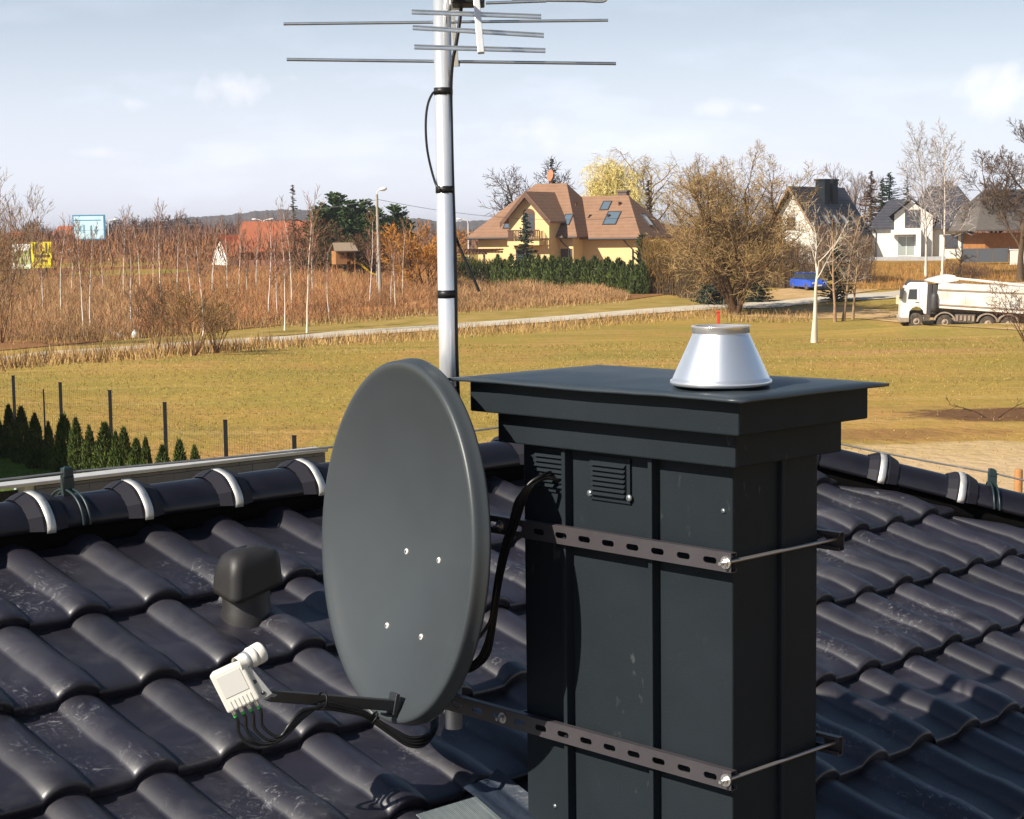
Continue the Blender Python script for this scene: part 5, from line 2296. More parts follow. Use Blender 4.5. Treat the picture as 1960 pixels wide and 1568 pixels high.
for (x, y) in ((-.9, .05), (.85, .05), (-.9, 1.5), (.85, 1.5)):
    F8.box(mb, x, x + .1, y, y + .1, -1.6, -.002)
mb.build('stilts', m_ply, ph)
mb = MB()
F8.box(mb, -.42, -.37, -.02, .0, .55, 1.05)
F8.box(mb, -.55, -.15, -.02, .0, .78, .82)
mb.build('window_bars', m_ply, ph)
m_slide = mat('yellow_plastic', (.80, .55, .04), rough=.4)
mb = MB()
pts = [F8(1.0, .5, .05), F8(1.5, .35, -.15), F8(2.0, .2, -.62), F8(2.5, .05, -1.0), F8(2.9, -.05, -1.12)]
sp = smooth_path(pts, 5)
vs = []
for p in sp:
    vs += [p - F8.y * .25 + Z * .18, p - F8.y * .23, p + F8.y * .23, p + F8.y * .25 + Z * .18]
mb.add(vs, [(i * 4 + j, i * 4 + j + 1, i * 4 + j + 5, i * 4 + j + 4) for i in range(len(sp) - 1) for j in range(3)], smooth=True)
sl_ = mb.build('slide', m_slide, ph)
sm = sl_.modifiers.new('thick', 'SOLIDIFY')
sm.thickness = .03

# ================================================================== BILLBOARDS, LAMPS, WIRES
def billboard(px0, px1, py0, py1, Y, panels, label, legs=1, frame=None, fw=.25, thick=.35):
    a, b = W(px0, py1, Y), W(px1, py0, Y)
    e = empty('billboard', Vector(((a.x + b.x) / 2, Y, terrain((a.x + b.x) / 2, Y))), label, 'billboard')
    w_, h_ = b.x - a.x, b.z - a.z
    if frame:
        mb = MB()
        mb.box(a.x, b.x, Y, Y + thick, a.z, b.z)
        mb.build('frame', frame, e)
    else:
        fw = 0
    for k, (x0, x1, z0, z1, m, nm) in enumerate(panels):
        mb = MB()
        mb.box(a.x + fw + (w_ - 2 * fw) * x0, a.x + fw + (w_ - 2 * fw) * x1, Y - .03 - .012 * k, Y - .002, a.z + fw + (h_ - 2 * fw) * z0, a.z + fw + (h_ - 2 * fw) * z1)
        mb.build(nm, m, e)
    for i in range(legs):
        x = a.x + w_ * (i + 1) / (legs + 1)
        mb = MB()
        mb.tube([Vector((x, Y + .2, terrain(x, Y) - .2)), Vector((x, Y + .2, a.z + .1))], .16, 8)
        mb.build('post', m_dgrey, e)
    return e


m_bb1 = mat('pale_blue_panel', (.50, .78, .92), rough=.4, col2=(.66, .86, .95), nscale=.6)
m_bbf = mat('blue_frame', (.06, .24, .42), rough=.5)
m_bbw = mat('white_panel', (.82, .84, .78), rough=.5)
m_bby = mat('yellow_panel', (.92, .80, .03), rough=.5)
m_bbg = mat('green_panel', (.30, .48, .10), rough=.5, col2=(.55, .62, .30), nscale=1.2)
m_ink = mat('dark_print', (.10, .08, .03), rough=.6)
m_inkb = mat('grey_blue_print', (.22, .42, .55), rough=.6)
billboard(140, 200, 411, 460, 235, [(0, 1, 0, 1, m_bb1, 'panel'), (.0, .92, .80, .84, m_bbf, 'stripe'), (.18, .24, .30, .58, m_inkb, 'lettering'), (.30, .36, .25, .62, m_inkb, 'lettering'), (.55, .60, .12, .58, m_inkb, 'lettering'), (.66, .80, .34, .40, m_inkb, 'lettering'), (.72, .76, .20, .55, m_inkb, 'lettering')],
          'large pale blue billboard in a blue frame high above the scrub', legs=2, frame=m_bbf, fw=.18)
billboard(61, 98, 463, 513, 190, [(0, 1, 0, 1, m_bby, 'panel'), (.08, .16, .55, .95, m_ink, 'lettering'), (.25, .33, .60, .93, m_ink, 'lettering'), (.45, .60, .75, .80, m_ink, 'lettering'), (.70, .78, .58, .96, m_ink, 'lettering'), (.15, .9, .42, .50, m_ink, 'lettering'), (.45, .75, .25, .32, m_ink, 'lettering')],
          'bright yellow billboard with dark lettering in the scrub at far left', legs=2, frame=m_bby, fw=.0)
billboard(26, 57, 467, 515, 190, [(0, 1, 0, 1, m_bbw, 'panel'), (.05, .95, .18, .72, m_bbg, 'picture'), (.1, .9, .02, .08, m_bbg, 'stripe')],
          'white and green billboard left beside the yellow one', legs=2, frame=m_bbw, fw=.0)

m_conc = mat('concrete_pole', (.42, .36, .29), rough=.9, col2=(.36, .31, .25), nscale=2)
m_lamp = mat('lamp_head', (.75, .75, .72), rough=.4)
gl = G(729, 586)
YLp = gl.y
lampp = empty('street_lamp', gl, 'tall concrete street lamp post with a single arm left of the mast', 'street lamp')
top = W(721, 372, YLp)
mb = MB()
mb.tube([gl - Z * .3, Vector((top.x, YLp, top.z))], [.17, .10], 10)
mb.build('pole', m_conc, lampp)
mb = MB()
pk = top
mb.tube(smooth_path([pk - Z * .3, pk + Z * .1, pk + Vector((.12, 0, .28)), pk + Vector((.35, 0, .38))], 5), .035, 6)
mb.build('arm', m_lamp, lampp)
mb = MB()
hd_ = (RT * 1 + UP * .18).normalized()
mb.lathe(pk + Vector((.18, 0, .35)), [(.02, 0), (.10, .05), (.15, .25), (.16, .45), (.10, .62), (.01, .66)], ax=hd_, n=14)
mb.build('lamp_head', m_lamp, lampp)


def far_lamp(px, py, Y, arms, label, base=560):
    t = W(px, py, Y)
    b = Vector((t.x, Y, terrain(t.x, Y)))
    e = empty('street_lamp', b, label, 'street lamp')
    mb = MB()
    mb.tube([b, t - Z * .3], [.10, .06], 8)
    mb.build('pole', m_lamp, e)
    for s in arms:
        mb = MB()
        mb.tube(smooth_path([t - Z * .3, t + Vector((.1 * s, 0, .05)), t + Vector((.5 * s, 0, .22)), t + Vector((.9 * s, 0, .25))], 4), .05, 6)
        mb.build('arm', m_lamp, e)
        mb = MB()
        mb.lathe(t + Vector((.7 * s, 0, .24)), [(.02, 0), (.10, .08), (.13, .35), (.10, .6), (.01, .66)], ax=Vector((s, 0, .1)), n=10)
        mb.build('lamp_head', m_lamp, e)


far_lamp(503, 424, 215, (-1, 1), 'far street lamp with two arms above the red roof')
far_lamp(896, 424, 200, (-1,), 'white street lamp with one curved arm left of the yellow house')
far_lamp(207, 424, 245, (1,), 'thin street lamp just right of the blue billboard')
# overhead line on the lamp post
m_line = mat('overhead_wire', (.10, .10, .11), rough=.6)


def catenary(a, b, sag, n=24):
    return [a.lerp(b, i / n) - Z * (sag * 4 * (i / n) * (1 - i / n)) for i in range(n + 1)]


pa = W(724, 382, YLp)
for (q, sag, lab) in ((W(-150, 425, 190), 1.6, 'overhead wire running from the street lamp post to the left over the scrub'), (W(1330, 402, 150), 1.2, 'overhead wire running from the street lamp post right across the yellow house')):
    mb = MB()
    mb.tube(catenary(pa, q, sag), .022, 4, caps=False)
    tag(mb.build('overhead_wire', m_line), lab, 'wire', 'overhead wires')

# red marker post and timber post
m_red = mat('red_paint', (.62, .05, .03), rough=.5)
g = G(1375, 621)
mp2 = empty('marker_post', g, 'short red marker post in the dry grass left of the willow', 'post')
mb = MB()
mb.box(g.x - .10, g.x + .10, g.y - .10, g.y + .10, g.z, g.z + .80)
mb.build('post', m_red, mp2, bevel=.03)
mb = MB()
mb.box(g.x - .14, g.x + .14, g.y - .14, g.y + .14, g.z + .80, g.z + .92)
mb.build('cap', m_red, mp2, bevel=.03)
g = G(1328, 566)
mb = MB()
mb.box(g.x - .12, g.x + .12, g.y - .12, g.y + .12, g.z, g.z + 1.75)
mb.box(g.x - .16, g.x + .16, g.y - .16, g.y + .16, g.z - .1, g.z + .12)
tag(mb.build('gate_pillar', mat('brick_pillar', (.45, .22, .10), rough=.9, col2=(.36, .17, .08), nscale=4)), 'slim orange brick pillar at the end of the brown hedge', 'pillar')
v = ray(1949, 950)
p = CAM + v * ((2.0 + .75 - H) / v.z)
tp = H + ray(1949, 898).z * (p.y / ray(1949, 898).y)
mb = MB()
mb.lathe(Vector((p.x, p.y, 0)), [(.055, 1.9), (.054, tp - .02), (.045, tp), (.001, tp + .004)], n=12)
tag(mb.build('wooden_post', mat('fresh_timber', (.42, .20, .07), rough=.8, col2=(.34, .15, .05), nscale=6)), 'round orange-brown wooden post at the right edge beyond the hip ridge', 'post')

# ================================================================== TIPPER TRUCK
m_tw = mat('truck_white_paint', (.82, .82, .80), rough=.35, col2=(.76, .75, .71), nscale=1.2, spec=.5, coat=.2)
m_tip = mat('dusty_white_tipper', (.80, .77, .71), rough=.6, col2=(.60, .50, .38), nscale=1.1, spec=.3, lo=.48, hi=.75)
m_dust = mat('dusty_grey', (.36, .29, .22), rough=.85, col2=(.26, .20, .15), nscale=3)
m_tyre = mat('tyre_rubber', (.045, .038, .032), rough=.9, col2=(.12, .095, .07), nscale=4)
m_chas = mat('dusty_chassis', (.06, .048, .038), rough=.85, col2=(.14, .11, .08), nscale=3)
gT = W(1722, 628, 117.0)
tyaw, tpit = radians(9), radians(-2.2)
tx = Vector((cos(tyaw) * cos(tpit), -sin(tyaw) * cos(tpit), sin(tpit)))
ty = Vector((sin(tyaw), cos(tyaw), 0))
tz = tx.cross(ty)


def TP(x, y, z):
    return gT + tx * x + ty * y + tz * z


def tbox(mb, x0, x1, y0, y1, z0, z1, **k):
    mb.obox(TP(x0, y0, z0), tx * (x1 - x0), ty * (y1 - y0), tz * (z1 - z0), **k)


def tprof(mb, prof_, y0, y1, **k):
    mb.prism([TP(x, y0, z) for x, z in prof_], ty * (y1 - y0), **k)


trk = empty('tipper_truck', TP(4.4, 1.2, 0), 'white four-axle tipper truck parked behind the edge of the field at the right', 'truck')
TWd = 2.5
mb = MB()
tprof(mb, [(.05, .55), (.0, 1.0), (.02, 1.75), (.24, 2.72), (.42, 3.02), (.62, 3.10), (1.66, 3.12), (1.72, 3.0), (1.72, 1.0), (1.55, 1.0), (1.48, 1.22), (1.28, 1.40), (1.02, 1.45), (.78, 1.36), (.60, 1.12), (.56, .55)], 0, TWd)
mb.build('cab', m_tw, trk, bevel=.04)
mb = MB()
tprof(mb, [(.44, 1.95), (.52, 2.62), (1.02, 2.64), (1.04, 1.95)], -.012, .02)
mb.build('side_window', m_glass, trk)
mb = MB()
mb.prism([TP(.02, .18, 1.82), TP(.22, .18, 2.66), TP(.22, TWd - .18, 2.66), TP(.02, TWd - .18, 1.82)], -tx * .012)
mb.build('windscreen', m_glass, trk)
mb = MB()
tprof(mb, [(.30, 2.86), (.50, 3.16), (1.5, 3.16), (1.5, 3.06), (.6, 3.05)], .15, TWd - .15)
mb.build('sun_visor', m_dgrey, trk)
mb = MB()
tbox(mb, -.08, .60, -.01, TWd + .01, .42, .72)
mb.build('bumper', m_dust, trk, bevel=.03)
mb = MB()
tbox(mb, -.09, -.06, .12, .55, .62, .80)
mb.build('headlight', mat('headlight_glass', (.6, .6, .58), rough=.15), trk)
mb = MB()
tbox(mb, -.09, -.06, TWd - .55, TWd - .12, .62, .80)
mb.build('headlight', MATS['headlight_glass'], trk)
mb = MB()
tbox(mb, -.10, .10, -.25, -.05, 1.95, 2.62)
mb.tube([TP(.1, -.1, 2.5), TP(.3, .02, 2.5)], .02, 6)
mb.build('mirror', m_dgrey, trk)
mb = MB()
tbox(mb, -.16, .02, TWd + .05, TWd + .27, 1.5, 2.1)
mb.build('mirror', mat('beige_plastic', (.62, .50, .34), rough=.6), trk)
mb = MB()
tbox(mb, .95, 1.20, -.014, .0, 1.72, 1.77)
mb.build('door_handle', m_dgrey, trk)
mb = MB()
tbox(mb, .62, 1.42, -.006, .01, 1.50, 1.515)
tbox(mb, 1.18, 1.195, -.006, .01, 1.5, 2.75)
mb.build('door_gap', m_dgrey, trk)
# dark air intake and exhaust behind the cab
mb = MB()
tbox(mb, 1.76, 2.02, .02, .5, .95, 3.05)
tbox(mb, 2.04, 2.36, .05, TWd - .3, 1.0, 2.95)
mb.build('air_intake', m_dgrey, trk, bevel=.05)
mb = MB()
mb.lathe(TP(2.18, -.02, 1.15), [(.02, 0), (.20, .08), (.25, .3), (.25, 1.0), (.18, 1.25), (.02, 1.3)], ax=tz, n=14)
mb.build('exhaust_box', m_dgrey, trk)
# tipper body
mb = MB()
tprof(mb, [(2.48, 1.42), (2.36, 2.30), (2.42, 3.02), (2.75, 3.10), (8.9, 2.92), (9.1, 1.5), (8.7, 1.18)], -.03, TWd + .03)
tip = mb.build('tipper_body', m_tip, trk, bevel=.03)
for x in (3.0, 4.2, 5.4, 6.6, 7.8):
    mb = MB()
    tbox(mb, x, x + .012, -.036, -.031, 1.75, 2.48)
    mb.build('panel_joint', m_dust, tip)
mb = MB()
mb.prism([TP(2.38, -.08, 2.60), TP(8.75, -.08, 2.52), TP(8.75, -.08, 2.60), TP(2.38, -.08, 2.70)], ty * .05)
mb.prism([TP(2.45, -.09, 1.62), TP(8.8, -.09, 1.42), TP(8.8, -.09, 1.50), TP(2.45, -.09, 1.70)], ty * .06)
mb.build('side_rail', m_dust, tip)
mb = MB()
tprof(mb, [(1.60, 3.20), (1.9, 3.36), (3.0, 3.66), (3.45, 3.62), (3.75, 3.30), (3.1, 3.14), (2.4, 3.06)], .05, TWd - .05)
mb.build('front_canopy', m_tw, trk, bevel=.03)
mb = MB()
mb.tube([TP(3.4, .1, 3.42), TP(8.8, .1, 3.02)], .07, 8)
mb.tube([TP(3.4, TWd - .1, 3.42), TP(8.8, TWd - .1, 3.02)], .07, 8)
mb.build('tarp_roll', m_tip, trk)
mb = MB()
tbox(mb, .7, 8.6, .55, 1.0, .75, 1.15)
tbox(mb, .7, 8.6, 1.5, 1.95, .75, 1.15)
tbox(mb, 1.62, 1.95, .05, .7, .55, 1.0)
tbox(mb, 3.6, 4.9, .05, .6, .52, 1.05)
tbox(mb, 2.3, 8.5, .3, 2.2, 1.16, 1.40)
mb.build('chassis', m_chas, trk)
mb = MB()
for i in range(5):
    tbox(mb, 3.65 + i * .26, 3.80 + i * .26, .0, .049, .6 + .05 * (i % 2), .98)
mb.build('tank_straps', m_dust, trk)
for x in (1.04, 2.92, 5.70, 7.06):
    for y in (.12, TWd - .46):
        wh_ = MB()
        c = TP(x, y, .52)
        wh_.lathe(c, [(.24, .0), (.30, -.01), (.44, .0), (.51, .03), (.52, .08), (.52, .26), (.51, .31), (.44, .34), (.24, .34)], ax=ty, n=28)
        tyr = wh_.build('wheel', m_tyre, trk)
        wh_ = MB()
        wh_.lathe(c, [(.24, .005), (.22, .05), (.12, .07), (.11, .0), (.001, -.02)], ax=ty, n=20)
        wh_.build('rim', m_dust, tyr)
    mb = MB()
    if x > 2:
        pts = [TP(x + .72 * cos(q), .02, .52 + .66 * sin(q)) for q in [pi * (.04 + .92 * i / 12) for i in range(13)]]
        pts2 = [TP(x + .62 * cos(q), .02, .52 + .57 * sin(q)) for q in [pi * (.04 + .92 * i / 12) for i in range(13)]]
        for i in range(12):
            mb.prism([pts[i], pts[i + 1], pts2[i + 1], pts2[i]], ty * .5)
        mb.build('mudguard', m_dust, trk)

# ---- blue car on the driveway, half hidden by the slim trees
gC = G(1547, 555)
m_blue = mat('blue_car_paint', (.03, .10, .55), rough=.25, coat=.6)
cyaw = radians(-72)
ccx = Vector((cos(cyaw), sin(cyaw), 0))
ccy = Vector((-sin(cyaw), cos(cyaw), 0))


def CP(x, y, z):
    return gC + ccx * x + ccy * y + Z * z


car = empty('parked_car', gC, 'bright blue parked car half hidden behind slim bare trees', 'car')
mb = MB()
mb.prism([CP(x, -.86, z) for x, z in ((2.0, .28), (2.05, .62), (1.85, .80), (.95, .95), (-1.75, .98), (-1.95, .8), (-2.0, .3))], ccy * 1.72)
mb.build('body', m_blue, car, bevel=.08)
mb = MB()
mb.prism([CP(x, -.74, z) for x, z in ((.90, .952), (.25, 1.42), (-1.3, 1.46), (-1.85, .982))], ccy * 1.48)
mb.build('glasshouse', m_glass, car, bevel=.06)
mb = MB()
mb.prism([CP(x, -.70, z) for x, z in ((.22, 1.455), (.15, 1.49), (-1.25, 1.52), (-1.3, 1.48))], ccy * 1.40)
mb.build('roof', m_blue, car, bevel=.02)
for x in (1.25, -1.3):
    for y in (-.88, .68):
        mb = MB()
        mb.lathe(CP(x, y, .31), [(.16, 0), (.29, .0), (.31, .03), (.31, .17), (.29, .2), (.16, .2)], ax=ccy, n=20)
        wq = mb.build('wheel', m_tyre, car)
        mb = MB()
        mb.lathe(CP(x, y + .1, .31), [(.17, -.08), (.001, -.06)], ax=ccy, n=14)
        mb.build('rim', m_zinc, wq)
for y in (-.68, .40):
    mb = MB()
    mb.obox(CP(2.02, y, .58), ccx * .04, ccy * .28, Z * .13)
    mb.build('headlight', MATS['headlight_glass'], car)
mb = MB()
mb.obox(CP(2.03, -.26, .38), ccx * .03, ccy * .52, Z * .11)
mb.build('number_plate', m_frame, car)

# ================================================================== TREES
g = G(1408, 604)
Tree(21, params(levels=5, tubes=3, seg=[5, 4, 4, 3, 2], wob=[.22, .22, .22, .25, .3], up=[.35, .55, .35, .2, .0], n=[10, 7, 8, 6], t0=[.08, .15, .15, .15], ang=[45, 45, 45, 40],
                lr=[.62, .54, .52, .55], r0=.022, h0=.76, tw=.036, tws=.95, ttint=(.38, .25, .11), tvar=.35, btint=(.75, .65, .5), flare=1.5)).make(
    'willow_tree', g, 12.6, 'big golden-brown bare willow with many stems, behind the steel flue cone', stems=7, spread=.52, rad=.19)
g = G(1372, 610)
# low brush round the willow foot and the brown hedge to its left
m_hedge = m_twig
rb2 = random.Random(77)


def brush(name, px0, px1, top0, top1, Y0, Y1, n, tint, label, seed, hmin=.35, cat='hedge', wd=.035):
    r = random.Random(seed)
    K_ = MB()
    T_ = MB()
    for i in range(n):
        t = r.random()
        Y = Y0 + (Y1 - Y0) * t + r.uniform(-1.2, 1.2)
        px = px0 + (px1 - px0) * t
        top = top0 + (top1 - top0) * t + 5 * sin(t * 23 + seed) + 3 * sin(t * 51)
        c = W(px, top, Y)
        z0 = terrain(c.x, Y)
        hh = max(.6, c.z - z0)
        a = Vector((c.x + r.uniform(-.5, .5), Y, z0 + hh * r.random() ** .8 * .92))
        up = Vector((r.gauss(0, .5), r.gauss(0, .5), 1)).normalized()
        blade(K_, a, a + up * r.uniform(.25, .8) * min(1, hh * .4), wd, r, jit(r, tint, .4))
        if i % 40 == 0:
            T_.tube([Vector((a.x, a.y, z0)), Vector((a.x + r.gauss(0, .2), a.y, z0 + hh * .8))], [.03, .01], 4, caps=False)
    xs = [p.x for p in K_.v]
    e = empty(name, Vector(((min(xs) + max(xs)) / 2, (Y0 + Y1) / 2, min(p.z for p in K_.v))), label, cat)
    T_.build('stems', m_bark, e)
    K_.build('twigs', m_twig, e)
    return e


brush('brown_hedge', 1236, 1322, 452, 470, 152, 149, 9000, (.26, .155, .045), 'tall brown bare hedge to the right of the thuja row', 5)
brush('brown_hedge', 1300, 1400, 465, 500, 147, 140, 7000, (.17, .115, .045), 'dense brown undergrowth between the hedge and the big willow', 6)
brush('brown_hedge', 1425, 1560, 428, 470, 158, 154, 9000, (.20, .12, .065), 'tangle of purplish-brown bushes right of the big willow', 7)
brush('brown_hedge', 1560, 1668, 425, 455, 170, 160, 7000, (.18, .11, .07), 'brown shrub screen left of the white gable house', 8)
brush('clipped_hedge', 868, 948, 500, 503, 166, 165, 3500, (.05, .065, .018), 'low dark clipped hedge in front of the pergola', 9, wd=.07)
brush('dead_heap', 1812, 1892, 500, 512, 165, 166, 1800, (.13, .075, .05), 'dark heap of brushwood under the small apple tree', 10, cat='brushwood')

g = W(1163, 520, 190)
g.z = terrain(g.x, 190)
Tree(31, params(levels=4, tubes=2, seg=[4, 4, 6, 5], wob=[.15, .2, .18, .12], up=[.3, .3, -1.0, -1.6], n=[13, 13, 16], t0=[.3, .2, .15], ang=[50, 55, 50], lr=[.42, .62, .72], r0=.02, h0=.76, tw=.034,
                ttint=(.84, .68, .26), tvar=.2, btint=(1.3, 1.2, .8))).make('weeping_willow', g, 13.6, 'yellow weeping willow rising behind the brown roof', stems=3, spread=.16)
g = W(1228, 520, 198)
g.z = terrain(g.x, 198)
Tree(32, params(levels=4, tubes=3, seg=[5, 5, 5, 4], wob=[.15, .25, .22, .15], up=[.4, .2, -.8, -1.2], n=[9, 9, 10], t0=[.3, .2, .15], ang=[45, 50, 50], lr=[.6, .6, .6], r0=.02, h0=.76, tw=.04,
                ttint=(.50, .38, .17), tvar=.25, btint=(1.5, 1.4, 1.1))).make('weeping_willow', g, 14.6, 'pale half-bare weeping willow right of the yellow one', stems=2, spread=.25)
g = W(1022, 520, 192)
g.z = terrain(g.x, 192)
Tree(33, params(levels=4, tubes=2, n=[10, 8, 7], t0=[.25, .2, .2], lr=[.5, .5, .5], ttint=(.105, .062, .04), tw=.05, ang=[45, 45, 45])).make('bare_tree', g, 12.6, 'dark bare tree behind the ridge of the yellow house', stems=2, spread=.3)


def spruce_at(px, ytop, Y, rad, label, tint, seed, **k):
    t = W(px, ytop, Y)
    b = Vector((t.x, Y, terrain(t.x, Y)))
    return conifer(k.pop('name', 'spruce_tree'), b, t.z - b.z, rad, label, tint, seed, **k)


spruce_at(1056, 304, 190, 3.2, 'dark spruce behind the roof ridge of the yellow house', (.035, .045, .028), 3, dens=1.1, gap=.1)
spruce_at(972, 372, 188, 2.4, 'low dark spruce at the left shoulder of the brown roof', (.045, .05, .03), 4, tip=.7)
spruce_at(1005, 408, 164, 1.7, 'narrow dark spruce in front of the balcony', (.030, .058, .034), 5, dens=1.6, tip=.8, gap=.05)
spruce_at(1242, 345, 186, 1.6, 'small brownish spruce above the right roof hip of the yellow house', (.10, .065, .03), 6)
spruce_at(1228, 452, 157, .85, 'dark columnar conifer at the right corner of the yellow house', (.035, .055, .018), 7, dens=2, tip=.45, droop=-.6, bare=.0)
spruce_at(1667, 328, 215, 3.8, 'brown dying spruce between the white houses', (.14, .078, .04), 8, dens=1.2)
spruce_at(1689, 342, 222, 2.6, 'slim dark spruce right of the brown one', (.03, .045, .022), 9, dens=1.3)
spruce_at(1703, 330, 224, 4.2, 'broad dark green spruce behind the left roof of the gable house', (.025, .05, .02), 10, dens=1.2, tip=.8)
spruce_at(1737, 335, 226, 3.6, 'dark ragged spruce behind the gable ridge', (.035, .04, .025), 11, dens=.8, gap=.25)
spruce_at(1602, 466, 138, 1.5, 'dark evergreen behind the slim bare trees', (.030, .035, .014), 12, dens=2.2, tip=.5, bare=0)
spruce_at(1362, 528, 136, 1.6, 'low blue-green juniper left of the willow foot', (.035, .060, .045), 13, dens=4, tip=.4, bare=0, name='juniper', cat='bush')
spruce_at(1452, 535, 139, 1.2, 'low dark juniper right of the willow foot', (.028, .042, .028), 14, dens=4, tip=.4, bare=0, name='juniper', cat='bush')
pines = [(612, 398, 176, 3.0, 'leftmost pine of the dark group behind the birches'), (641, 371, 178, 3.3, 'tallest, pointed pine of the dark group'), (668, 386, 176, 3.2, 'broad pine just right of the tallest one'), (697, 384, 178, 3.1, 'pine left of the street lamp post'), (716, 400, 174, 2.4, 'smaller pine close behind the street lamp post'), (756, 394, 180, 2.7, 'pine standing alone right of the street lamp post'), (776, 418, 176, 1.5, 'lowest pine, next to the orange bush')]
for i, (px, py, Y, rad, lab) in enumerate(pines):
    spruce_at(px, py, Y, rad, lab, (.060, .095, .028), 40 + i, name='pine_tree', group='dark pines beyond the scrub', dens=1.9, tip=.42, gap=.12, droop=-.15, lw=.22, bare=.12)
spruce_at(560, 354, 190, 1.5, 'thin ragged larch standing above the birches', (.12, .10, .075), 50, name='larch_tree', dens=.8, gap=.5, bare=.45)
# brown bare trees that fill the gap among the pines
for i, (px, py, Y, sz) in enumerate(((592, 420, 170, 1), (748, 440, 168, .9), (700, 440, 165, .9))):
    t = W(px, py, Y)
    b = Vector((t.x, Y, terrain(t.x, Y)))
    Tree(60 + i, params(levels=4, tubes=1, n=[10, 7, 6], t0=[.1, .15, .2], lr=[.5, .5, .5], ttint=(.15, .085, .045), tw=.05)).make(
        'bare_tree', b, t.z - b.z, ('brown bare tree left of the dark pines', 'brown bare tree right behind the street lamp', 'brown bare tree in front of the middle pines')[i], stems=3, spread=.35)
# orange round willow
t = W(815, 420, 148)
b = Vector((t.x, 148, terrain(t.x, 148)))
Tree(70, params(levels=4, tubes=2, seg=[4, 4, 3, 2], n=[9, 9, 8], t0=[.2, .25, .2], ang=[55, 45, 40], lr=[.62, .5, .5], ttint=(.52, .23, .05), tvar=.25, tw=.045, btint=(1.2, 1.0, .7), up=[.1, .5, .5, .2])).make(
    'orange_willow', b, (t.z - b.z) * 1.02, 'round bright orange-twigged willow bush left of the mast', stems=4, spread=.6)
# big bare trees at the right
g = W(1953, 524, 160)
g.z = terrain(g.x, 160)
Tree(80, params(levels=5, tubes=4, seg=[5, 5, 4, 3, 2], wob=[.12, .2, .22, .22, .25], up=[.3, .6, .6, .4, .2], n=[11, 8, 8, 6], t0=[.22, .2, .2, .2], ang=[55, 42, 38, 36], lr=[.62, .55, .5, .5], r0=.02, h0=.8, tw=.030,
                ttint=(.13, .09, .06), btint=(.8, .75, .7), tvar=.2)).make('bare_tree', g, 15.5, 'large bare tree with spreading limbs at the right edge', stems=1)
g = W(1905, 500, 200)
g.z = terrain(g.x, 200)
Tree(81, params(levels=5, tubes=3, seg=[4, 4, 4, 3, 2], n=[9, 8, 7, 5], t0=[.2, .25, .2, .2], ang=[55, 45, 40, 38], lr=[.6, .5, .5, .5], tw=.045, ttint=(.15, .10, .075), btint=(.9, .8, .7))).make(
    'bare_tree', g, 12.5, 'round-crowned bare tree behind the outbuilding roof', stems=2, spread=.25)
for i, (px, top, Y, lab) in enumerate(((1772, 262, 168, 'left one of two tall birches before the white gable house'), (1803, 258, 165, 'right one of two tall birches before the white gable house'))):
    t = W(px, top, Y)
    g = W(px, 530, Y)
    g.z = terrain(g.x, Y)
    Tree(84 + i, params(levels=4, tubes=1, seg=[8, 4, 3, 2], wob=[.05, .12, .2, .25], up=[.1, .5, .2, -.2], n=[30, 9, 6], t0=[.22, .2, .2], ang=[36, 38, 40], lr=[.34, .45, .5], r0=.011, h0=1.0, tw=.032,
                         ttint=(.42, .36, .33), taper=.12, shrink=.7)).make('birch_tree', g, t.z - g.z, lab, m=m_birchb, group='tall birches at the white gable house')
g = G(1836, 528)
Tree(88, params(levels=4, tubes=3, seg=[3, 4, 3, 2], wob=[.15, .25, .25, .3], up=[.1, .3, .3, .1], n=[7, 7, 6], t0=[.45, .2, .2], ang=[62, 45, 42], lr=[.95, .5, .5], r0=.035, h0=.5, tw=.03, ttint=(.10, .06, .04), btint=(.6, .5, .45))).make(
    'apple_tree', g, 4.2, 'small dark spreading apple tree on the bank above the truck')
for i, (px, top, Y, lab) in enumerate(((1618, 318, 235, 'pale bare tree behind the blue-grey roof chimneys'), (1645, 324, 238, 'pale bare tree left of the brown spruce'), (1480, 372, 214, 'bare tree behind the left slope of the blue-grey roof'))):
    t = W(px, top, Y)
    g = Vector((t.x, Y, terrain(t.x, Y)))
    Tree(90 + i, params(levels=4, tubes=2, n=[9, 7, 5], up=[.4, .7, .5, .3], ang=[35, 35, 35], t0=[.3, .2, .2], ttint=(.26, .19, .16), tw=.045, btint=(1.6, 1.4, 1.2))).make('bare_tree', g, t.z - g.z, lab, stems=2, spread=.2)
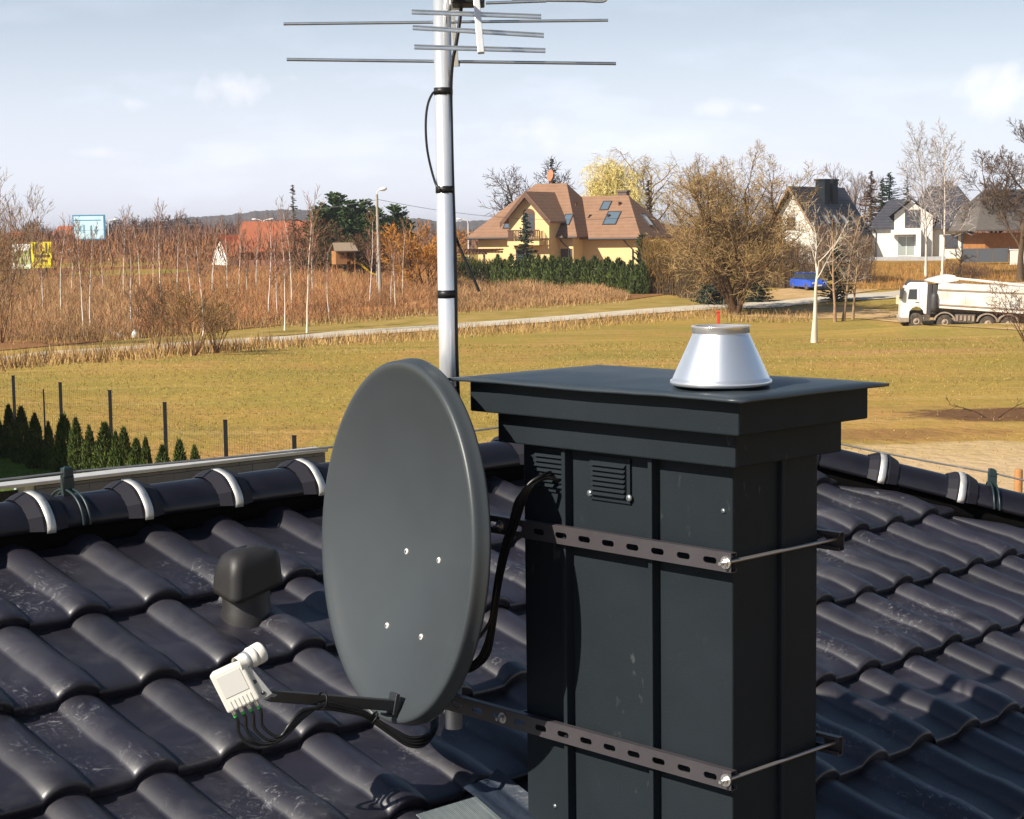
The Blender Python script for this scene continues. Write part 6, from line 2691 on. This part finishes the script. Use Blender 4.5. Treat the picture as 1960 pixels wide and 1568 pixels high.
# whitewashed tree by the field edge, and three slim trees behind it
g = G(1558, 656)
T_ = Tree(95, params(levels=4, tubes=3, seg=[3, 6, 4, 3], wob=[.10, .16, .2, .25], up=[.3, .5, .4, .2], n=[4, 8, 5], t0=[.72, .25, .3], ang=[38, 42, 42], lr=[.95, .42, .45], r0=.016, h0=.5, tw=.026, ttint=(.34, .26, .19), btint=(1.0, .97, .92), shrink=.25))
T_.make('whitewashed_tree', g, 9.0, 'bare tree with crooked whitewashed trunk at the field edge, right of the flue cone', m=mat('whitewashed_bark', (.60, .52, .42), rough=.9, col2=(.75, .70, .62), nscale=.6, spec=.1, attr=True), rad=.15, lean=(-.05, 0))
for i, (px, by, top, ln_, lab) in enumerate(((1598, 616, 400, -.04, 'left one of the slim bare trees right of the whitewashed tree'), (1614, 615, 385, .03, 'middle one of the slim bare trees behind the field edge'), (1632, 612, 420, .05, 'right one of the slim bare trees, nearest the truck'))):
    g = G(px, by)
    t = W(px, top, g.y)
    Tree(100 + i, params(levels=4, tubes=2, seg=[6, 4, 3, 2], wob=[.09, .2, .25, .3], up=[.2, .4, .3, .1], n=[13, 6, 4], t0=[.22, .2, .2], ang=[48, 45, 45], lr=[.34, .45, .5], r0=.014, h0=.97, tw=.024, ttint=(.30, .24, .18), btint=(2.4, 2.3, 2.1), shrink=.5)).make(
        'slim_tree', g, t.z - g.z, lab, group='slim bare trees by the field edge', lean=(ln_, 0))
# bare bush at the right edge below the truck tail
g = G(1972, 668)
Tree(105, params(levels=4, tubes=2, seg=[4, 4, 3, 2], n=[7, 6, 5], t0=[.2, .2, .2], ang=[50, 45, 45], lr=[.6, .55, .5], tw=.018, ttint=(.14, .07, .045), btint=(.7, .5, .4))).make(
    'bare_bush', g, 3.4, 'dark bare bush at the right edge before the truck tail', cat='bush', stems=5, spread=.7, rad=.03)
g = G(1900, 800)
Tree(106, params(levels=3, tubes=2, seg=[4, 3, 2], wob=[.2, .2, .2], up=[0, .2, .1], n=[5, 4], t0=[.3, .2], ang=[45, 45], lr=[.4, .5], tw=.012, ttint=(.10, .06, .04), btint=(.6, .5, .4))).make(
    'dead_branch', g, 1.2, 'bare dead branch sticking out of the dark soil at the right', cat='branch', stems=2, spread=1.2, rad=.015)
# bushes beside the road at the left
for i, (px, by, top, st_, sp_, tint, lab) in enumerate(((372, 681, 560, 7, .55, (.26, .16, .07), 'fan-shaped bare bush on the near side of the road, largest of the roadside bushes'), (414, 676, 590, 9, .45, (.30, .19, .09), 'small dense bush on the road right of the fan-shaped one'),
                                                      (300, 674, 560, 6, .35, (.19, .11, .06), 'dark upright bush on the road, left of the fan-shaped one'), (330, 678, 600, 4, .35, (.25, .15, .07), 'thin low bush between the dark and the fan-shaped bush'))):
    g = G(px, by)
    t = W(px, top, g.y)
    Tree(110 + i, params(levels=4, tubes=2, seg=[4, 3, 3, 2], wob=[.1, .15, .2, .2], up=[.3, .4, .3, .2], n=[6, 6, 4], t0=[.25, .2, .2], ang=[28, 30, 35], lr=[.55, .5, .5], r0=.008, h0=.98, tw=.02, ttint=tint, btint=(1.4, 1.0, .7))).make(
        'bare_bush', g, t.z - g.z, lab, cat='bush', group='bare bushes along the road', stems=st_, spread=sp_, rad=.03)
for i, (px, by, top, Y, tint) in enumerate(((-8, 640, 398, 104, (.30, .19, .11)), (8, 640, 412, 108, (.28, .17, .09)), (46, 640, 405, 112, (.28, .18, .10)))):
    t = W(px, top, Y)
    g = Vector((t.x, Y, terrain(t.x, Y)))
    Tree(120 + i, params(levels=4, tubes=2, seg=[6, 4, 3, 2], wob=[.08, .14, .2, .2], up=[.2, .6, .4, .2], n=[12, 6, 5], t0=[.12, .2, .2], ang=[26, 30, 34], lr=[.42, .45, .5], r0=.007, h0=1.0, tw=.024, ttint=tint, btint=(2.0, 1.6, 1.1))).make(
        'tall_bush', g, t.z - g.z, ('tall bare bush cut by the left edge of the picture', 'tall bare bush just left of the white and green billboard', 'thin tall bare bush in front of the two small billboards')[i], cat='bush', stems=(4, 2, 1)[i], spread=.18, rad=.045, group='tall bushes at the left edge')

# ---- birches
BP = [Tree(200 + i, params(levels=3, tubes=1, seg=[9, 4, 2], wob=[.055, .14, .2], up=[.08, .8, .3], n=[18, 7], t0=[.35, .2], ang=[30, 32], lr=[.24, .45], r0=.0085, h0=1.0, tw=.030, ttint=(.30, .16, .10), taper=.12, shrink=.55)).make('birch_tree', Vector((0, 0, 0)), 8.0, None, m=m_birchb)
      for i in range(7)]
BP[6]['category'] = 'tree'
birch = [(20, 520, 395), (75, 560, 440), (110, 575, 430), (131, 530, 440), (152, 600, 428), (167, 590, 452), (196, 545, 455), (232, 540, 400), (244, 597, 450), (263, 525, 425), (289, 520, 430), (303, 548, 392), (335, 530, 420), (362, 548, 436), (383, 603, 430), (403, 540, 425),
         (430, 540, 430), (452, 540, 424), (470, 540, 446), (488, 520, 430), (509, 576, 418), (527, 576, 452), (540, 590, 430), (553, 568, 398), (582, 600, 396), (596, 545, 420), (627, 570, 480), (704, 556, 408), (718, 530, 436), (747, 556, 470), (755, 560, 465), (768, 550, 436)]
rbz = random.Random(15)
seg_lab = [(0, 140, 'white birch left of the blue billboard, {} from left'), (140, 410, 'birch between blue billboard and white cottage, {} from left'),
           (410, 575, 'white birch before the red roof, {} from the left'), (575, 650, 'white birch before the leftmost pines, {} from the left'), (650, 900, 'slim birch near the street lamp post, {} from the left')]
cnt = [0] * 5
for i, (px, by, top) in enumerate(birch):
    Y = 112 + max(0, (605 - by)) * .50 + rbz.uniform(-2, 2)
    t = W(px, top, Y)
    g = Vector((t.x, Y, terrain(t.x, Y)))
    for s_, (a, b, lb) in enumerate(seg_lab):
        if a <= px < b:
            lab = lb.format(ORD[cnt[s_]])
            cnt[s_] += 1
            break
    sc = (t.z - g.z) / 7.9
    if i < 7:
        o = BP[i]
        o.location = g
        o.rotation_euler.z = i * 1.1
        o.scale = (sc, sc, sc)
        o['label'] = lab
        o['group'] = 'white birches in the scrub'
    else:
        dup(BP[i % 7], g, rbz.uniform(0, 6.28), sc, lab, 'white birches in the scrub')

# ---- thuja row in front of the yellow house
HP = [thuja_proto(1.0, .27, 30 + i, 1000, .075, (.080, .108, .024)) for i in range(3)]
htips = [(953, 487), (966, 496), (979, 486), (992, 496), (1005, 492), (1017, 488), (1030, 487), (1043, 490), (1057, 489), (1069, 490), (1081, 494), (1093, 490), (1105, 496), (1116, 491), (1127, 498), (1138, 490), (1150, 499), (1162, 492), (1173, 500), (1184, 494), (1195, 502), (1207, 498), (1219, 506), (1231, 500)]
for i, (px, py) in enumerate(htips):
    Y = 163 - 13 * i / (len(htips) - 1) + (.5 if i % 2 else 0)
    t = W(px, py, Y)
    g = Vector((t.x, Y, terrain(t.x, Y) - .05))
    sc = (t.z - g.z) / 1.04
    lab = 'dark green thuja in the row before the yellow house, ' + (('%s from its left end' % ORD[i]) if i < 12 else ('%s from its right end' % ORD[len(htips) - 1 - i]))
    if i < 3:
        o = HP[i]
        o.location = g
        o.scale = (sc * 1.0, sc * 1.0, sc)
        o['label'] = lab
        o['group'] = 'thuja row before the yellow house'
    else:
        kq = 1.05 + .30 * sin(i * 2.7)
        dup(HP[i % 3], g, i * 1.7, sc * kq, lab, 'thuja row before the yellow house', 1 / kq)

# ================================================================== SCRUB, DRY GRASS, FAR WOODS
def interp(pl, x):
    for i in range(len(pl) - 1):
        if pl[i][0] <= x <= pl[i + 1][0]:
            t = (x - pl[i][0]) / (pl[i + 1][0] - pl[i][0])
            return pl[i][1] + t * (pl[i + 1][1] - pl[i][1])
    return pl[-1][1] if x > pl[-1][0] else pl[0][1]


rs = random.Random(99)
K_ = MB()
edge = [(-200, 672), (150, 650), (330, 640), (480, 622), (600, 618), (700, 610), (885, 593), (1070, 582), (1200, 572)]
edgeY = {}
for px in range(-200, 1260, 10):
    edgeY[px] = G(px, interp(edge, px)).y
hgt = [(-200, 2.5), (100, 2.0), (250, 1.8), (600, 2.0), (830, 1.9), (900, 1.3), (1190, 1.05)]
NS = 40000
for i in range(NS):
    px = rs.uniform(-170, 1195)
    y0 = edgeY[int(px // 10) * 10]
    y1 = 168 if px < 860 else 158 - (px - 860) * .03
    Y = y0 + (y1 - y0) * rs.random() ** 1.25
    p = W(px, 500, Y)
    clump = .62 + .5 * sin(p.x * .9 + 1.3 * sin(Y * .35)) * sin(Y * .55 + p.x * .23)
    hh = interp(hgt, px) * (.45 + .55 * sstep(0, 9, Y - y0)) * rs.uniform(.55, 1.1) * (.7 + .4 * clump)
    base = Vector((p.x + rs.gauss(0, .3), Y, terrain(p.x, Y)))
    if px < 260:
        tint = (.45, .26, .13)
    elif px < 860:
        tint = (.48, .235, .105)
    else:
        tint = (.50, .29, .14)
    if rs.random() < .22:
        tint = (.46, .28, .13)
    k = .72 + .5 * clump
    tint = jit(rs, (tint[0] * k, tint[1] * k, tint[2] * k), .3)
    up = Vector((rs.gauss(0, .22), rs.gauss(0, .22), 1)).normalized()
    blade(K_, base, base + up * hh, .038, rs, tint)
    for j in range(4):
        q = base + up * hh * rs.uniform(.25, .8)
        d = (up + rdir(rs) * .55).normalized()
        blade(K_, q, q + d * hh * rs.uniform(.25, .45), .026, rs, jit(rs, tint, .2))
o = K_.build('scrub', m_twig, loc=(0, 0, 0))
tag(o, 'rust-brown thicket of young shoots beyond the road', 'scrub', kind='stuff')

K_ = MB()
for i in range(17000):
    px = rs.uniform(-160, 1560)
    which = rs.random()
    if which < .62:
        py = interp(road_lo, px) + rs.uniform(1, 16 if px < 700 else 20) * rs.random() ** .5
        if px > 1390:
            py = rs.uniform(598, 618)
        hm = .85 if px < 520 else .55
    else:
        py = interp(edge, px) + rs.uniform(-4, 8)
        hm = .8
        if px > 1200:
            continue
    p = G(px, py)
    cl = .6 + .5 * sin(p.x * 1.3 + sin(p.y * .9) * 2)
    hh = hm * rs.uniform(.35, 1.1) * (.6 + .5 * cl)
    up = Vector((rs.gauss(0, .3), rs.gauss(0, .3), 1)).normalized()
    blade(K_, p - Z * .02, p + up * hh, .05, rs, jit(rs, (.48, .31, .13) if rs.random() < .75 else (.30, .16, .07), .3))
for i in range(5000):
    px = rs.uniform(1640, 2050)
    py = rs.uniform(508, 556)
    p = G(px, py)
    up = Vector((rs.gauss(0, .3), rs.gauss(0, .3), 1)).normalized()
    blade(K_, p, p + up * rs.uniform(.2, .7), .06, rs, jit(rs, (.42, .22, .07) if rs.random() < .7 else (.34, .15, .06), .3))
tag(K_.build('dry_grass', m_twig, loc=(0, 0, 0)), 'pale dry grass along the road and on the bank', 'grass', kind='stuff')

K_ = MB()
for i in range(42000):
    Y = 26 + 72 * rs.random() ** 1.5
    x = rs.uniform(-.34, .34) * Y
    q = Vector((x, Y, 0)) - FENCE[5]
    p = Vector((x, Y, terrain(x, Y)))
    if (q - fd * q.dot(fd)).dot(fn_) > -.3 and q.dot(fd) > -4:
        continue
    up = Vector((rs.gauss(0, .6), rs.gauss(0, .6), .8)).normalized()
    if x > 6.5 and Y < 48 and rs.random() < .75:
        continue
    c = rs.random()
    tint = (.46, .32, .11) if c < .4 else ((.30, .24, .05) if c < .8 else (.24, .15, .045))
    sc = .4 + Y / 90
    blade(K_, p, p + up * rs.uniform(.04, .10) * sc, .022 * sc, rs, jit(rs, tint, .3))
tag(K_.build('grass_tufts', m_twig, loc=(0, 0, 0)), 'short yellowed grass tufts all over the field', 'grass', kind='stuff')
K_ = MB()
for i in range(14000):
    a, b = rs.random(), rs.random()
    p = FENCE[6] - fd * 1 + fd * (17 * a) + fn_ * (.3 + 6 * b)
    p = Vector((p.x, p.y, terrain(p.x, p.y) + .03))
    up = Vector((rs.gauss(0, .4), rs.gauss(0, .4), 1)).normalized()
    blade(K_, p, p + up * rs.uniform(.03, .07), .012, rs, jit(rs, (.14, .21, .03), .35))
tag(K_.build('lawn_blades', m_leaf, loc=(0, 0, 0)), 'short green lawn blades in the shaded garden', 'grass', kind='stuff')

# far woods: bare purple-brown trees in bands behind the scrub and right of the houses
K_ = MB()
topl = [(-250, 445), (0, 448), (150, 445), (260, 440), (420, 436), (560, 438), (640, 444), (860, 450), (960, 446), (1000, 444), (1300, 440), (1700, 438), (2200, 432)]
for i in range(46000):
    px = rs.uniform(-250, 2200)
    Y = rs.choice((rs.uniform(172, 230), rs.uniform(230, 330), rs.uniform(330, 460)))
    near = Y < 230
    if near and (px > 590 or (410 < px and Y < 205 and rs.random() < .5)):
        continue
    top = interp(topl, px) + (22 if near else (6 if Y < 330 else -2)) + 7 * sin(px * .071 + Y * .02) * sin(px * .023 + 1) + rs.uniform(-3, 5)
    p = W(px, top, Y)
    z0 = terrain(p.x, Y)
    hh = max(1.0, p.z - z0)
    c = Vector((p.x, Y, z0 + hh * rs.random() ** .6 * .9))
    up = Vector((rs.gauss(0, .35), rs.gauss(0, .35), 1)).normalized()
    L_ = rs.uniform(.6, 2.2) * (1 if near else 1.5)
    L_ = min(L_, hh * .6)
    tint = (.30, .15, .075) if near else ((.20, .11, .075) if Y < 330 else (.15, .10, .085))
    blade(K_, c, c + up * L_, .11 if near else .20, rs, jit(rs, tint, .35))
tag(K_.build('far_wood', m_twig, loc=(0, 0, 0)), 'far belt of bare brown trees along the horizon', 'wood', kind='stuff')
for i, (px, top, Y, lab) in enumerate(((228, 418, 330, 'dark rounded bare tree on the horizon right of the blue billboard'), (282, 415, 340, 'broad bare tree on the horizon, left of the wooded hill'), (318, 410, 350, 'taller bare tree on the horizon at the foot of the hill'), (60, 430, 320, 'bare tree on the horizon above the yellow billboard'), (348, 414, 345, 'bare tree in front of the left part of the hill'))):
    t = W(px, top, Y)
    g = Vector((t.x, Y, terrain(t.x, Y)))
    Tree(300 + i, params(levels=4, tubes=1, n=[9, 8, 6], t0=[.25, .2, .2], ang=[50, 45, 40], ttint=(.14, .095, .085), tw=.09)).make('bare_tree', g, t.z - g.z, lab, stems=2, spread=.3)

# odds and ends by the road: a white sack, a log
g = G(258, 648)
mb = MB()
rr_ = random.Random(2)
prof_ = [(.001, 0), (.16, .02), (.21, .15), (.20, .32), (.15, .46), (.06, .52), (.08, .58), (.001, .60)]
mb.lathe(g - Z * .02, prof_, n=14)
mb.v = [p + Vector((rr_.gauss(0, .012), rr_.gauss(0, .012), 0)) for p in mb.v]
tag(mb.build('white_sack', mat('white_plastic_sack', (.80, .77, .70), rough=.7)), 'white sack standing at the scrub edge beyond the road', 'sack')
a, b = G(205, 640), G(234, 648)
mb = MB()
mb.tube(smooth_path([a + Z * .32, a.lerp(b, .4) + Z * .22, b + Z * .12], 4), [.10, .11, .12, .12, .12, .12, .12, .11, .10], 9)
tag(mb.build('log', mat('grey_log', (.30, .22, .17), rough=.9, col2=(.22, .15, .11), nscale=5)), 'fallen grey log lying left of the white sack', 'log')

# ================================================================== HAZE
mb = MB()
mb.box(-2800, 2800, -120, 5300, -8, 45)
hz_o = mb.build('haze', None, loc=(0, 0, 0))
hm = bpy.data.materials.new('haze')
hm.use_nodes = True
ht = hm.node_tree
ht.nodes.clear()
ho = ht.nodes.new('ShaderNodeOutputMaterial')
hv = ht.nodes.new('ShaderNodeVolumePrincipled')
hv.inputs['Color'].default_value = (.86, .90, 1.0, 1)
hv.inputs['Density'].default_value = 0.00022
hv.inputs['Anisotropy'].default_value = 0.2
ht.links.new(hv.outputs[0], ho.inputs['Volume'])
hz_o.data.materials.append(hm)
tag(hz_o, 'thin pale haze in the air', 'haze', kind='stuff')
